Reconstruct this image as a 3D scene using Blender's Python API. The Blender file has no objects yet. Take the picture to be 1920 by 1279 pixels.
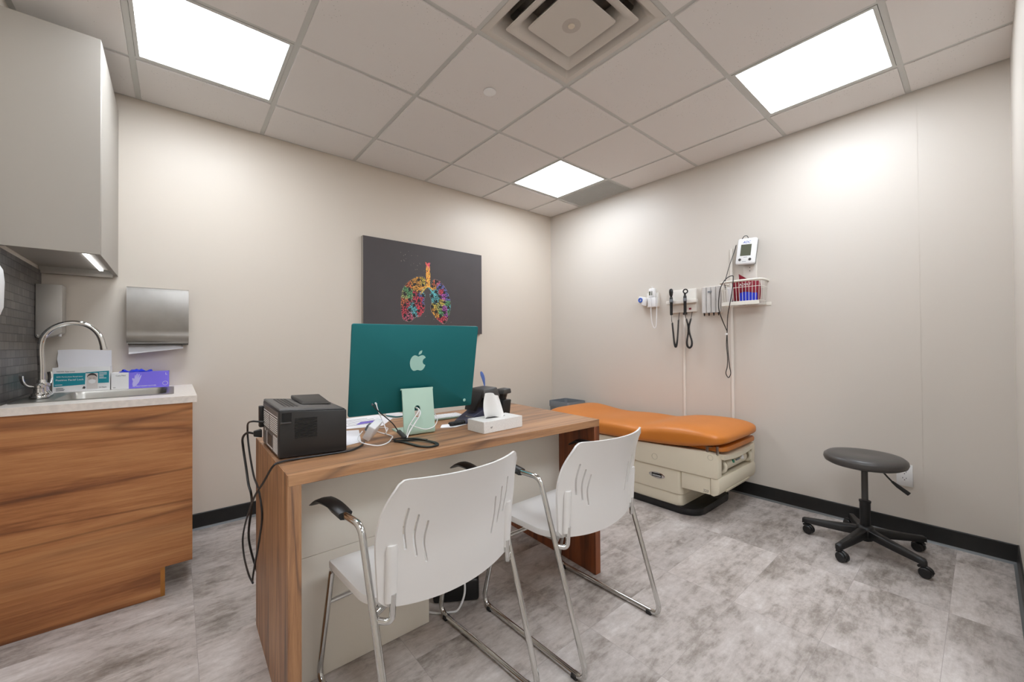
import bpy, bmesh, math, random
from mathutils import Vector, Matrix
random.seed(7)
S = bpy.context.scene
C = S.collection
pi = math.pi
def rad(a): return a*pi/180

# ------------------------------------------------------------------ geometry helpers
def cr(pts, n=6, closed=False):
    P = [Vector(p) for p in pts]; out = []; m = len(P)
    rng = range(m) if closed else range(m-1)
    for i in rng:
        if closed: a, b, c, d = P[(i-1) % m], P[i], P[(i+1) % m], P[(i+2) % m]
        else:
            b, c = P[i], P[i+1]
            a = P[i-1] if i > 0 else b*2-c
            d = P[i+2] if i+2 < m else c*2-b
        for k in range(n):
            t = k/n
            out.append(.5*((2*b)+(c-a)*t+(2*a-5*b+4*c-d)*t*t+(3*b-a-3*c+d)*t**3))
    if not closed: out.append(P[-1])
    return out
def fillet(pts, r, n=6):
    P = [Vector(p) for p in pts]; out = [P[0]]
    for i in range(1, len(P)-1):
        a, b, c = P[i-1], P[i], P[i+1]
        rr = r[i] if isinstance(r, (list, tuple)) else r
        u = (a-b); v = (c-b); lu, lv = u.length, v.length; u.normalize(); v.normalize()
        ang = u.angle(v); d = min(rr/max(math.tan(ang/2), 1e-4), lu*.49, lv*.49)
        p0, p1 = b+u*d, b+v*d
        for k in range(n+1):
            t = k/n
            out.append(p0*(1-t)**2+b*2*t*(1-t)+p1*t*t)
    out.append(P[-1]); return out
def basis(o, x, y):
    x = Vector(x).normalized(); y = Vector(y); y = (y-x*y.dot(x)).normalized(); z = x.cross(y)
    return Matrix(((x.x, y.x, z.x, o[0]), (x.y, y.y, z.y, o[1]), (x.z, y.z, z.z, o[2]), (0, 0, 0, 1)))
def rrect(x0, y0, x1, y1, r, n=5):
    out = []
    for cx, cy, a0 in ((x1-r, y1-r, 0), (x0+r, y1-r, 90), (x0+r, y0+r, 180), (x1-r, y0+r, 270)):
        for k in range(n+1):
            a = rad(a0+90*k/n); out.append((cx+r*math.cos(a), cy+r*math.sin(a)))
    return out
_tx = {}
def text_geo(s, size, ext=.0003):
    k = (s, size)
    if k in _tx: return _tx[k]
    cu = bpy.data.curves.new('t', 'FONT'); cu.body = s; cu.size = size; cu.align_x = 'CENTER'; cu.align_y = 'CENTER'; cu.resolution_u = 3
    cu.extrude = ext
    ob = bpy.data.objects.new('t', cu); C.objects.link(ob)
    me = bpy.data.meshes.new_from_object(ob.evaluated_get(bpy.context.evaluated_depsgraph_get()))
    r = ([v.co.copy() for v in me.vertices], [tuple(p.vertices) for p in me.polygons])
    bpy.data.objects.remove(ob); bpy.data.curves.remove(cu); bpy.data.meshes.remove(me)
    _tx[k] = r; return r

class MB:
    def __init__(s, off=None, M=None):
        s.bm = bmesh.new(); s.mi = 0; s.M = M or Matrix.Identity(4)
        if off is not None:
            o = off.location if hasattr(off, 'location') else Vector(off)
            s.M = Matrix.Translation(-Vector(o)) @ s.M
    def geo(s, V, F, M=None):
        T = s.M @ M if M is not None else s.M
        vs = [s.bm.verts.new(T @ Vector(v)) for v in V]
        for f in F:
            try:
                fc = s.bm.faces.new([vs[i] for i in f]); fc.material_index = s.mi
            except ValueError: pass
        return s
    def box(s, x0, y0, z0, x1, y1, z1, bev=0, seg=2, M=None):
        x0, x1 = sorted((x0, x1)); y0, y1 = sorted((y0, y1)); z0, z1 = sorted((z0, z1))
        V = [(x0,y0,z0),(x1,y0,z0),(x1,y1,z0),(x0,y1,z0),(x0,y0,z1),(x1,y0,z1),(x1,y1,z1),(x0,y1,z1)]
        return s.hexa(V, bev, seg, M)
    def hexa(s, V, bev=0, seg=2, M=None):
        F = [(0,3,2,1),(4,5,6,7),(0,1,5,4),(1,2,6,5),(2,3,7,6),(3,0,4,7)]
        if not bev: return s.geo(V, F, M)
        t = bmesh.new(); vs = [t.verts.new(v) for v in V]
        for f in F: t.faces.new([vs[i] for i in f])
        bmesh.ops.bevel(t, geom=t.edges[:], offset=bev, segments=seg, profile=.5, affect='EDGES')
        s.merge(t, M); return s
    def merge(s, t, M=None):
        t.verts.index_update()
        s.geo([v.co.copy() for v in t.verts], [[v.index for v in f.verts] for f in t.faces], M); t.free()
    def prism(s, poly, z0, z1, bev=0, seg=2, M=None, capbev=True):
        n = len(poly)
        V = [(p[0], p[1], z0) for p in poly]+[(p[0], p[1], z1) for p in poly]
        F = [tuple(range(n-1, -1, -1)), tuple(range(n, 2*n))]+[(i, (i+1) % n, n+(i+1) % n, n+i) for i in range(n)]
        if not bev: return s.geo(V, F, M)
        t = bmesh.new(); vs = [t.verts.new(v) for v in V]
        for f in F: t.faces.new([vs[i] for i in f])
        t.edges.ensure_lookup_table()
        ed = [e for e in t.edges if abs(e.verts[0].co.z-e.verts[1].co.z) < 1e-7]
        bmesh.ops.bevel(t, geom=ed, offset=bev, segments=seg, profile=.5, affect='EDGES', clamp_overlap=True)
        s.merge(t, M); return s
    def loft(s, rings, cap=True, closed=True, M=None):
        n = len(rings[0]); V = [p for r in rings for p in r]; F = []
        for i in range(len(rings)-1):
            for k in range(n if closed else n-1):
                a, b = i*n+k, i*n+(k+1) % n; F.append((a, b, b+n, a+n))
        if cap:
            F.append(tuple(range(n-1, -1, -1))); F.append(tuple(range((len(rings)-1)*n, len(rings)*n)))
        return s.geo(V, F, M)
    def tube(s, pts, r, seg=10, closed=False, cap=True, M=None, flat=None):
        P = [Vector(p) for p in pts]; n = len(P); rings = []; up = None
        for i in range(n):
            if closed: t = P[(i+1) % n]-P[i-1]
            else: t = P[min(i+1, n-1)]-P[max(i-1, 0)]
            if t.length < 1e-9: t = Vector((0, 0, 1))
            t.normalize()
            if up is None:
                up = Vector((0, 0, 1)) if abs(t.z) < .9 else Vector((1, 0, 0))
            a = (up-t*up.dot(t))
            if a.length < 1e-6: a = t.orthogonal()
            a.normalize(); b = t.cross(a); up = a
            rr = r[i] if isinstance(r, (list, tuple)) else r
            rings.append([P[i]+(a*math.cos(2*pi*k/seg)*(flat or 1)+b*math.sin(2*pi*k/seg))*rr for k in range(seg)])
        if closed:
            rings.append(rings[0]); cap = False
        return s.loft(rings, cap, True, M)
    def cyl(s, p0, p1, r, r1=None, seg=20, M=None):
        return s.tube([p0, p1], [r, r if r1 is None else r1], seg, M=M)
    def lathe(s, prof, seg=32, M=None, o=(0, 0, 0)):
        rings = [[(o[0]+r*math.cos(2*pi*k/seg), o[1]+r*math.sin(2*pi*k/seg), o[2]+z) for k in range(seg)] for r, z in prof]
        return s.loft(rings, True, True, M)
    def torus(s, c, R, r, M=None, seg=28, seg2=10):
        return s.tube([(c[0]+R*math.cos(2*pi*k/seg), c[1]+R*math.sin(2*pi*k/seg), c[2]) for k in range(seg)], r, seg2, True, M=M)
    def grid(s, fn, nu, nv, M=None, closed_u=False):
        V = [fn(i/(nu-1), j/(nv-1)) for j in range(nv) for i in range(nu)]
        F = [(j*nu+i, j*nu+i+1, (j+1)*nu+i+1, (j+1)*nu+i) for j in range(nv-1) for i in range(nu-1)]
        return s.geo(V, F, M)
    def shell(s, fn, nu, nv, th, M=None):
        """closed thin surface: fn(u,v)->point, th(u,v)->offset vector"""
        A = [[Vector(fn(i/(nu-1), j/(nv-1))) for i in range(nu)] for j in range(nv)]
        B = [[A[j][i]+Vector(th(i/(nu-1), j/(nv-1))) for i in range(nu)] for j in range(nv)]
        V = [p for r in A for p in r]+[p for r in B for p in r]; o = nu*nv; F = []
        for j in range(nv-1):
            for i in range(nu-1):
                a = j*nu+i; F.append((a, a+1, a+nu+1, a+nu)); F.append((o+a, o+a+nu, o+a+nu+1, o+a+1))
        bd = [i for i in range(nu)]+[j*nu+nu-1 for j in range(1, nv)]+[(nv-1)*nu+i for i in range(nu-2, -1, -1)]+[j*nu for j in range(nv-2, 0, -1)]
        for k in range(len(bd)):
            a, b = bd[k], bd[(k+1) % len(bd)]; F.append((b, a, o+a, o+b))
        return s.geo(V, F, M)
    def ball(s, c, r, sc=(1, 1, 1), M=None, seg=16):
        n = seg//2
        rings = [[(c[0]+sc[0]*r*math.sin(pi*(i+.02)/(n+.04))*math.cos(2*pi*k/seg), c[1]+sc[1]*r*math.sin(pi*(i+.02)/(n+.04))*math.sin(2*pi*k/seg), c[2]-sc[2]*r*math.cos(pi*(i+.02)/(n+.04))) for k in range(seg)] for i in range(n+1)]
        return s.loft(rings, True, True, M)
    def text(s, t, size, M, ext=.0003):
        V, F = text_geo(t, size, ext); return s.geo(V, F, M)
    def build(s, name, mats, parent=None, angle=38, flat=False, sub=0, bev=0):
        bm = s.bm
        bmesh.ops.recalc_face_normals(bm, faces=bm.faces[:])
        for f in bm.faces: f.smooth = not flat
        a = rad(angle)
        for e in bm.edges:
            if len(e.link_faces) == 2 and e.calc_face_angle(0) > a: e.smooth = False
        me = bpy.data.meshes.new(name); bm.to_mesh(me); bm.free()
        for m in (mats if isinstance(mats, (list, tuple)) else [mats]): me.materials.append(m)
        o = bpy.data.objects.new(name, me); C.objects.link(o)
        if parent is not None: o.parent = parent
        if bev:
            md = o.modifiers.new('b', 'BEVEL'); md.width = bev; md.segments = 2; md.limit_method = 'ANGLE'; md.angle_limit = rad(40)
        if sub:
            md = o.modifiers.new('s', 'SUBSURF'); md.levels = sub; md.render_levels = sub
        return o
def cut(o, cutter):
    """carve the cutter's volume out of o, for real, and drop the cutter"""
    me = bpy.data.meshes.new('c'); cutter.bm.normal_update()
    bmesh.ops.recalc_face_normals(cutter.bm, faces=cutter.bm.faces[:]); cutter.bm.to_mesh(me); cutter.bm.free()
    c = bpy.data.objects.new('c', me); C.objects.link(c); c.matrix_world = o.matrix_world
    c.parent = o.parent
    md = o.modifiers.new('x', 'BOOLEAN'); md.object = c; md.operation = 'DIFFERENCE'; md.solver = 'EXACT'
    bpy.context.view_layer.update()
    nm = bpy.data.meshes.new_from_object(o.evaluated_get(bpy.context.evaluated_depsgraph_get()))
    o.modifiers.remove(md); old = o.data; o.data = nm; nm.name = o.name
    bpy.data.objects.remove(c); bpy.data.meshes.remove(me); bpy.data.meshes.remove(old)
    b = bmesh.new(); b.from_mesh(nm)
    for f in b.faces: f.smooth = True
    for e in b.edges:
        e.smooth = not (len(e.link_faces) == 2 and e.calc_face_angle(0) > rad(35))
    b.to_mesh(nm); b.free()
def tag(o, label, cat, group=None):
    o['label'] = label; o['category'] = cat
    if group: o['group'] = group
    return o
def thing(name, label, cat, loc=(0, 0, 0), rz=0, group=None):
    o = bpy.data.objects.new(name, None); C.objects.link(o); o.location = loc; o.rotation_euler = (0, 0, rz); o.empty_display_size = .05
    return tag(o, label, cat, group)
def struct(o, label=None):
    o['kind'] = 'structure'
    return o
def dup(root, loc, rz, label, group=None):
    r = root.copy(); C.objects.link(r); r.location = loc; r.rotation_euler = (0, 0, rz); r['label'] = label
    if group: r['group'] = group
    for ch in list(root.children):
        c = ch.copy(); C.objects.link(c); c.parent = r
        for g in list(ch.children):
            d = g.copy(); C.objects.link(d); d.parent = c
    return r

# ------------------------------------------------------------------ materials
def lin(c):
    return tuple(((v/255)/12.92 if v/255 <= .04045 else (((v/255)+.055)/1.055)**2.4) for v in c)+(1,)
def mat(name, rgb, rough=.5, metal=0, spec=.5, bump=0, bscale=200, var=0, vscale=30, coat=0, emit=None, estr=0, trans=0, alpha=1, aniso=0, bdist=.002):
    m = bpy.data.materials.new(name); m.use_nodes = True; nt = m.node_tree; b = nt.nodes['Principled BSDF']
    b.inputs['Base Color'].default_value = lin(rgb); b.inputs['Roughness'].default_value = rough; b.inputs['Metallic'].default_value = metal
    b.inputs['Specular IOR Level'].default_value = spec
    if coat: b.inputs['Coat Weight'].default_value = coat; b.inputs['Coat Roughness'].default_value = .1
    if trans: b.inputs['Transmission Weight'].default_value = trans
    if alpha < 1: b.inputs['Alpha'].default_value = alpha
    if emit: b.inputs['Emission Color'].default_value = lin(emit); b.inputs['Emission Strength'].default_value = estr
    tc = nt.nodes.new('ShaderNodeTexCoord')
    if var:
        n = nt.nodes.new('ShaderNodeTexNoise'); n.inputs['Scale'].default_value = vscale; n.inputs['Detail'].default_value = 4
        nt.links.new(tc.outputs['Object'], n.inputs['Vector'])
        mr = nt.nodes.new('ShaderNodeMapRange'); mr.inputs['From Min'].default_value = .3; mr.inputs['From Max'].default_value = .7
        mr.inputs['To Min'].default_value = 1-var; mr.inputs['To Max'].default_value = 1+var
        nt.links.new(n.outputs['Fac'], mr.inputs['Value'])
        mx = nt.nodes.new('ShaderNodeMix'); mx.data_type = 'RGBA'; mx.blend_type = 'MULTIPLY'; mx.inputs['Factor'].default_value = 1
        mx.inputs['A'].default_value = lin(rgb); nt.links.new(mr.outputs['Result'], mx.inputs['B']); nt.links.new(mx.outputs['Result'], b.inputs['Base Color'])
    if bump:
        n = nt.nodes.new('ShaderNodeTexNoise'); n.inputs['Scale'].default_value = bscale; n.inputs['Detail'].default_value = 3
        nt.links.new(tc.outputs['Object'], n.inputs['Vector'])
        bp = nt.nodes.new('ShaderNodeBump'); bp.inputs['Strength'].default_value = bump; bp.inputs['Distance'].default_value = bdist
        nt.links.new(n.outputs['Fac'], bp.inputs['Height']); nt.links.new(bp.outputs['Normal'], b.inputs['Normal'])
    return m
def node(nt, t, **k):
    n = nt.nodes.new(t)
    for a, v in k.items():
        if a.startswith('i_'):
            key = a[2:].replace('_', ' '); n.inputs[key].default_value = v
        else: setattr(n, a, v)
    return n
def ramp(nt, stops):
    r = nt.nodes.new('ShaderNodeValToRGB'); e = r.color_ramp.elements
    e[0].position, e[0].color = stops[0][0], lin(stops[0][1]); e[1].position, e[1].color = stops[-1][0], lin(stops[-1][1])
    for p, c in stops[1:-1]:
        x = e.new(p); x.color = lin(c)
    return r
def wood(name, axis, stops, rough=.42, seed=0., streak=(70, 52, 44), sdens=.55, across=9., off=(0, 0, 0), rings=20, line=.5):
    """axis = grain direction index; long streaks, some cathedral figure"""
    m = bpy.data.materials.new(name); m.use_nodes = True; nt = m.node_tree; b = nt.nodes['Principled BSDF']; L = nt.links.new
    tc = node(nt, 'ShaderNodeTexCoord'); mp = node(nt, 'ShaderNodeMapping'); L(tc.outputs['Object'], mp.inputs['Vector'])
    sc = [across]*3; sc[axis] = across*.085; mp.inputs['Scale'].default_value = sc; mp.inputs['Location'].default_value = (seed+off[0], seed*1.7+off[1], seed*.6+off[2])
    n1 = node(nt, 'ShaderNodeTexNoise', i_Scale=1., i_Detail=6., i_Roughness=.62, i_Distortion=1.6); L(mp.outputs[0], n1.inputs['Vector'])
    # figure lines: bands of a warped field
    n2 = node(nt, 'ShaderNodeTexNoise', i_Scale=.45, i_Detail=2., i_Roughness=.4, i_Distortion=.6); L(mp.outputs[0], n2.inputs['Vector'])
    mul = node(nt, 'ShaderNodeMath', operation='MULTIPLY'); mul.inputs[1].default_value = rings; L(n2.outputs['Fac'], mul.inputs[0])
    fr = node(nt, 'ShaderNodeMath', operation='PINGPONG'); fr.inputs[1].default_value = 1; L(mul.outputs[0], fr.inputs[0])
    n3 = node(nt, 'ShaderNodeTexNoise', i_Scale=22., i_Detail=6., i_Roughness=.75); mpf = node(nt, 'ShaderNodeMapping'); fs = [1., 1., 1.]; fs[axis] = .45; mpf.inputs['Scale'].default_value = fs; L(mp.outputs[0], mpf.inputs['Vector']); L(mpf.outputs[0], n3.inputs['Vector'])
    mixf = node(nt, 'ShaderNodeMix', data_type='FLOAT'); mixf.inputs['Factor'].default_value = .12; L(n1.outputs['Fac'], mixf.inputs['A']); L(fr.outputs[0], mixf.inputs['B'])
    mix2 = node(nt, 'ShaderNodeMix', data_type='FLOAT'); mix2.inputs['Factor'].default_value = .34; L(mixf.outputs['Result'], mix2.inputs['A']); L(n3.outputs['Fac'], mix2.inputs['B'])
    rp = ramp(nt, stops); L(mix2.outputs['Result'], rp.inputs['Fac'])
    n4 = node(nt, 'ShaderNodeTexNoise', i_Scale=.8, i_Detail=3., i_Roughness=.55, i_Distortion=2.2)
    mp2 = node(nt, 'ShaderNodeMapping'); mp2.inputs['Location'].default_value = (seed+7, 3+seed, 5); L(mp.outputs[0], mp2.inputs['Vector']); L(mp2.outputs[0], n4.inputs['Vector'])
    mr = node(nt, 'ShaderNodeMapRange'); mr.inputs['From Min'].default_value = .52; mr.inputs['From Max'].default_value = .7; mr.inputs['To Max'].default_value = sdens; L(n4.outputs['Fac'], mr.inputs['Value'])
    mx = node(nt, 'ShaderNodeMix', data_type='RGBA'); L(mr.outputs['Result'], mx.inputs['Factor']); L(rp.outputs['Color'], mx.inputs['A']); mx.inputs['B'].default_value = lin(streak)
    ln = node(nt, 'ShaderNodeMapRange'); ln.inputs['From Min'].default_value = .0; ln.inputs['From Max'].default_value = .2; ln.inputs['To Min'].default_value = line; ln.inputs['To Max'].default_value = 0.; L(fr.outputs[0], ln.inputs['Value'])
    vo = node(nt, 'ShaderNodeTexVoronoi', i_Scale=.42); mp3 = node(nt, 'ShaderNodeMapping'); ks = [1., 1., 1.]; ks[axis] = 3.2; mp3.inputs['Scale'].default_value = ks; L(mp.outputs[0], mp3.inputs['Vector'])
    wr = node(nt, 'ShaderNodeVectorMath', operation='MULTIPLY_ADD'); L(n1.outputs['Color'], wr.inputs[0]); wr.inputs[1].default_value = (.25, .25, .25); L(mp3.outputs[0], wr.inputs[2]); L(wr.outputs[0], vo.inputs['Vector'])
    kn = node(nt, 'ShaderNodeMapRange'); kn.inputs['From Min'].default_value = .03; kn.inputs['From Max'].default_value = .13; kn.inputs['To Min'].default_value = .7; kn.inputs['To Max'].default_value = 0.; L(vo.outputs['Distance'], kn.inputs['Value'])
    mxx = node(nt, 'ShaderNodeMath', operation='MAXIMUM'); L(ln.outputs['Result'], mxx.inputs[0]); L(kn.outputs['Result'], mxx.inputs[1])
    md = node(nt, 'ShaderNodeMix', data_type='RGBA'); L(mxx.outputs[0], md.inputs['Factor']); L(mx.outputs['Result'], md.inputs['A']); md.inputs['B'].default_value = lin(tuple(v*.78 for v in streak))
    L(md.outputs['Result'], b.inputs['Base Color']); b.inputs['Roughness'].default_value = rough
    bp = node(nt, 'ShaderNodeBump'); bp.inputs['Strength'].default_value = .12; bp.inputs['Distance'].default_value = .001; L(n3.outputs['Fac'], bp.inputs['Height']); L(bp.outputs['Normal'], b.inputs['Normal'])
    return m

M = {}
M['wallA'] = mat('wall_paint_warm', (211, 201, 188), .42, spec=.35, bump=.10, bscale=420, bdist=.0008)
M['wallB'] = mat('wall_paint_grey', (209, 202, 193), .42, spec=.35, bump=.10, bscale=420, bdist=.0008)
M['tbar'] = mat('ceiling_grid_metal', (196, 196, 192), .45)
M['white_light'] = mat('light_panel', (255, 255, 255), .6, emit=(238, 246, 255), estr=18)
M['strip_light'] = mat('strip_light', (255, 255, 255), .6, emit=(250, 252, 255), estr=6)
M['rubber'] = mat('black_rubber_base', (20, 20, 20), .42, var=.2)
M['rubber_toe_glint'] = mat('rubber_toe_glint', (92, 94, 94), .35)  # lighter grey paints in the reflection along the black toe
M['laminate'] = mat('cabinet_laminate', (166, 160, 151), .5, bump=.03, bscale=500)
M['laminate_in'] = mat('cabinet_laminate_inner', (168, 160, 150), .5)
M['modesty'] = mat('panel_laminate', (228, 222, 210), .55, bump=.03, bscale=500)
M['counter'] = mat('counter_quartz', (226, 217, 208), .3, var=.08, vscale=60)
M['steel'] = mat('brushed_steel', (168, 165, 158), .33, 1, bump=.05, bscale=900, var=.06, vscale=12)
M['steel_lt'] = mat('satin_steel', (196, 192, 185), .5, .75, bump=.05, bscale=900)
M['steel_towel'] = mat('brushed_steel_dark', (152, 148, 143), .32, 1, bump=.05, bscale=900, var=.08, vscale=10)
M['steel_dk'] = mat('steel_edge', (90, 88, 84), .4, 1)
M['chrome'] = mat('chrome', (214, 214, 212), .09, 1)
M['white'] = mat('white_plastic', (232, 232, 232), .38)
M['white_paper'] = mat('white_paper', (236, 234, 236), .8, bump=.1, bscale=60)
M['chairw'] = mat('chair_white_plastic', (219, 216, 213), .28, bump=.04, bscale=900)
M['black'] = mat('black_plastic', (21, 20, 20), .42, bump=.04, bscale=600)
M['black_gl'] = mat('black_gloss', (20, 20, 21), .22)
M['gray_pl'] = mat('grey_plastic', (112, 117, 122), .45)
M['dkgray'] = mat('dark_grey_plastic', (62, 60, 58), .45)
M['printer'] = mat('printer_black', (38, 36, 35), .4, bump=.05, bscale=500)
M['printer_gr'] = mat('printer_grey', (74, 71, 69), .45)
M['printer_panel'] = mat('printer_back_panel', (104, 104, 104), .38)
M['vinyl'] = mat('orange_vinyl', (198, 118, 42), .42, bump=.06, bscale=260, var=.04, vscale=5)
M['stoolv'] = mat('dark_grey_vinyl', (72, 69, 67), .36, bump=.06, bscale=300)
M['beige'] = mat('beige_plastic', (214, 205, 184), .5, bump=.03, bscale=500)
M['beige_dk'] = mat('beige_plastic_dark', (180, 170, 150), .5)  # darker beige for the drawer pull and socket rings
M['teal'] = mat('teal_aluminium', (30, 112, 116), .38, .5)
M['mint'] = mat('mint_aluminium', (178, 206, 190), .4, .15)
M['mint_dk'] = mat('mint_logo', (172, 214, 202), .3, .2)
M['screen'] = mat('glass_black', (10, 10, 12), .08)
M['canvas'] = mat('canvas_dark', (72, 67, 68), .6, bump=.15, bscale=700, var=.08, vscale=3)
M['canvas_edge'] = mat('canvas_edge_grey', (150, 142, 132), .7)
M['red_cuff'] = mat('red_cuff_fabric', (138, 16, 40), .7, bump=.2, bscale=300)
M['blue_cuff'] = mat('blue_cuff_fabric', (30, 52, 200), .7, bump=.2, bscale=300)
M['blue'] = mat('blue_plastic', (48, 92, 190), .4)
M['lcd'] = mat('lcd_grey_green', (88, 92, 76), .25)
M['box_teal'] = mat('box_print_teal', (16, 136, 150), .5)
M['box_white'] = mat('box_card_white', (234, 232, 230), .55)
M['box_purple'] = mat('box_print_purple', (128, 112, 232), .5)
M['box_lilac'] = mat('box_print_lilac', (196, 188, 244), .5)
M['nitrile'] = mat('blue_nitrile', (40, 62, 214), .45)
M['ink'] = mat('ink_dark', (70, 66, 66), .6)
M['skin'] = mat('print_skin', (214, 206, 200), .6)
M['hair'] = mat('print_hair', (60, 52, 50), .6)
M['purple_ink'] = mat('ink_purple', (110, 92, 190), .6)
M['navy'] = mat('navy_plastic', (52, 54, 72), .35)
M['raceway'] = mat('raceway_white', (226, 221, 213), .45)
M['spec_case'] = mat('clear_case', (214, 211, 208), .25, alpha=.82)
M['tissue'] = mat('tissue_paper', (232, 231, 228), .85, bump=.3, bscale=25, bdist=.004)
M['tissue_box'] = mat('tissue_box_card', (222, 220, 216), .6, var=.05, vscale=160)
M['wire'] = mat('wire_white_coated', (226, 222, 212), .4)
M['green_btn'] = mat('green_button', (20, 130, 100), .4)
M['edge_gold'] = mat('edge_band_wood', (170, 112, 46), .45, var=.15, vscale=20)
M['offwhite_dot'] = mat('diffuser_cap', (214, 202, 184), .5)
M['stain'] = mat('diffuser_disc', (182, 174, 166), .6)
M['diff'] = mat('diffuser_painted_metal', (200, 194, 186), .5)
M['diff_in'] = mat('diffuser_dusty_inner', (128, 122, 114), .7, var=.35, vscale=9)
M['keys'] = mat('key_white', (240, 240, 242), .5)
W_CAB = [(.30, (96, 58, 34)), (.42, (146, 91, 53)), (.5, (174, 115, 69)), (.58, (190, 133, 84)), (.72, (210, 158, 108))]
W_DESK = [(.28, (90, 66, 50)), (.42, (138, 99, 71)), (.52, (168, 124, 88)), (.62, (186, 142, 103)), (.78, (206, 166, 126))]
M['wood_cab'] = wood('cabinet_walnut', 0, W_CAB, .42, 1.3, streak=(104, 60, 38), across=6., rings=16)
M['wood_desk'] = wood('desk_walnut_top', 0, W_DESK, .4, 4.1, streak=(92, 74, 66), across=6.5)
M['wood_deskv'] = wood('desk_walnut_side', 2, W_DESK, .45, 2.2, streak=(96, 80, 74), across=11)
W_RED = [(.28, (74, 34, 18)), (.45, (118, 62, 32)), (.6, (146, 82, 44)), (.78, (172, 104, 60))]
M['wood_leg'] = wood('desk_walnut_leg', 2, W_RED, .45, 6.2, streak=(78, 40, 24), across=11)
PAL = [(255, 186, 82), (250, 84, 104), (250, 222, 96), (120, 200, 134), (116, 216, 224), (122, 136, 216), (214, 108, 214), (244, 128, 156), (206, 214, 136), (255, 140, 88)]
for i, c in enumerate(PAL): M['pal%d' % i] = mat('art_colour_%d' % i, c, .6)
M['pal_w'] = mat('art_dots', (226, 214, 190), .6)

def mat_tile():
    m = bpy.data.materials.new('ceiling_tile'); m.use_nodes = True; nt = m.node_tree; b = nt.nodes['Principled BSDF']; L = nt.links.new
    tc = node(nt, 'ShaderNodeTexCoord')
    v = node(nt, 'ShaderNodeTexVoronoi', i_Scale=70., i_Randomness=1.); L(tc.outputs['Object'], v.inputs['Vector'])
    lt = node(nt, 'ShaderNodeMath', operation='LESS_THAN'); L(v.outputs['Distance'], lt.inputs[0]); lt.inputs[1].default_value = .12
    n = node(nt, 'ShaderNodeTexNoise', i_Scale=4., i_Detail=4.); L(tc.outputs['Object'], n.inputs['Vector'])
    gt = node(nt, 'ShaderNodeMath', operation='GREATER_THAN'); L(n.outputs['Fac'], gt.inputs[0]); gt.inputs[1].default_value = .54
    n5 = node(nt, 'ShaderNodeMath', operation='MULTIPLY'); L(lt.outputs[0], n5.inputs[0]); L(gt.outputs[0], n5.inputs[1])
    n6 = node(nt, 'ShaderNodeMath', operation='MULTIPLY'); L(n5.outputs[0], n6.inputs[0]); n6.inputs[1].default_value = .55
    mx = node(nt, 'ShaderNodeMix', data_type='RGBA'); L(n6.outputs[0], mx.inputs['Factor']); mx.inputs['A'].default_value = lin((222, 218, 215)); mx.inputs['B'].default_value = lin((120, 112, 104))
    L(mx.outputs['Result'], b.inputs['Base Color']); b.inputs['Roughness'].default_value = .8; b.inputs['Specular IOR Level'].default_value = .2
    return m
M['tile'] = mat_tile()
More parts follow.
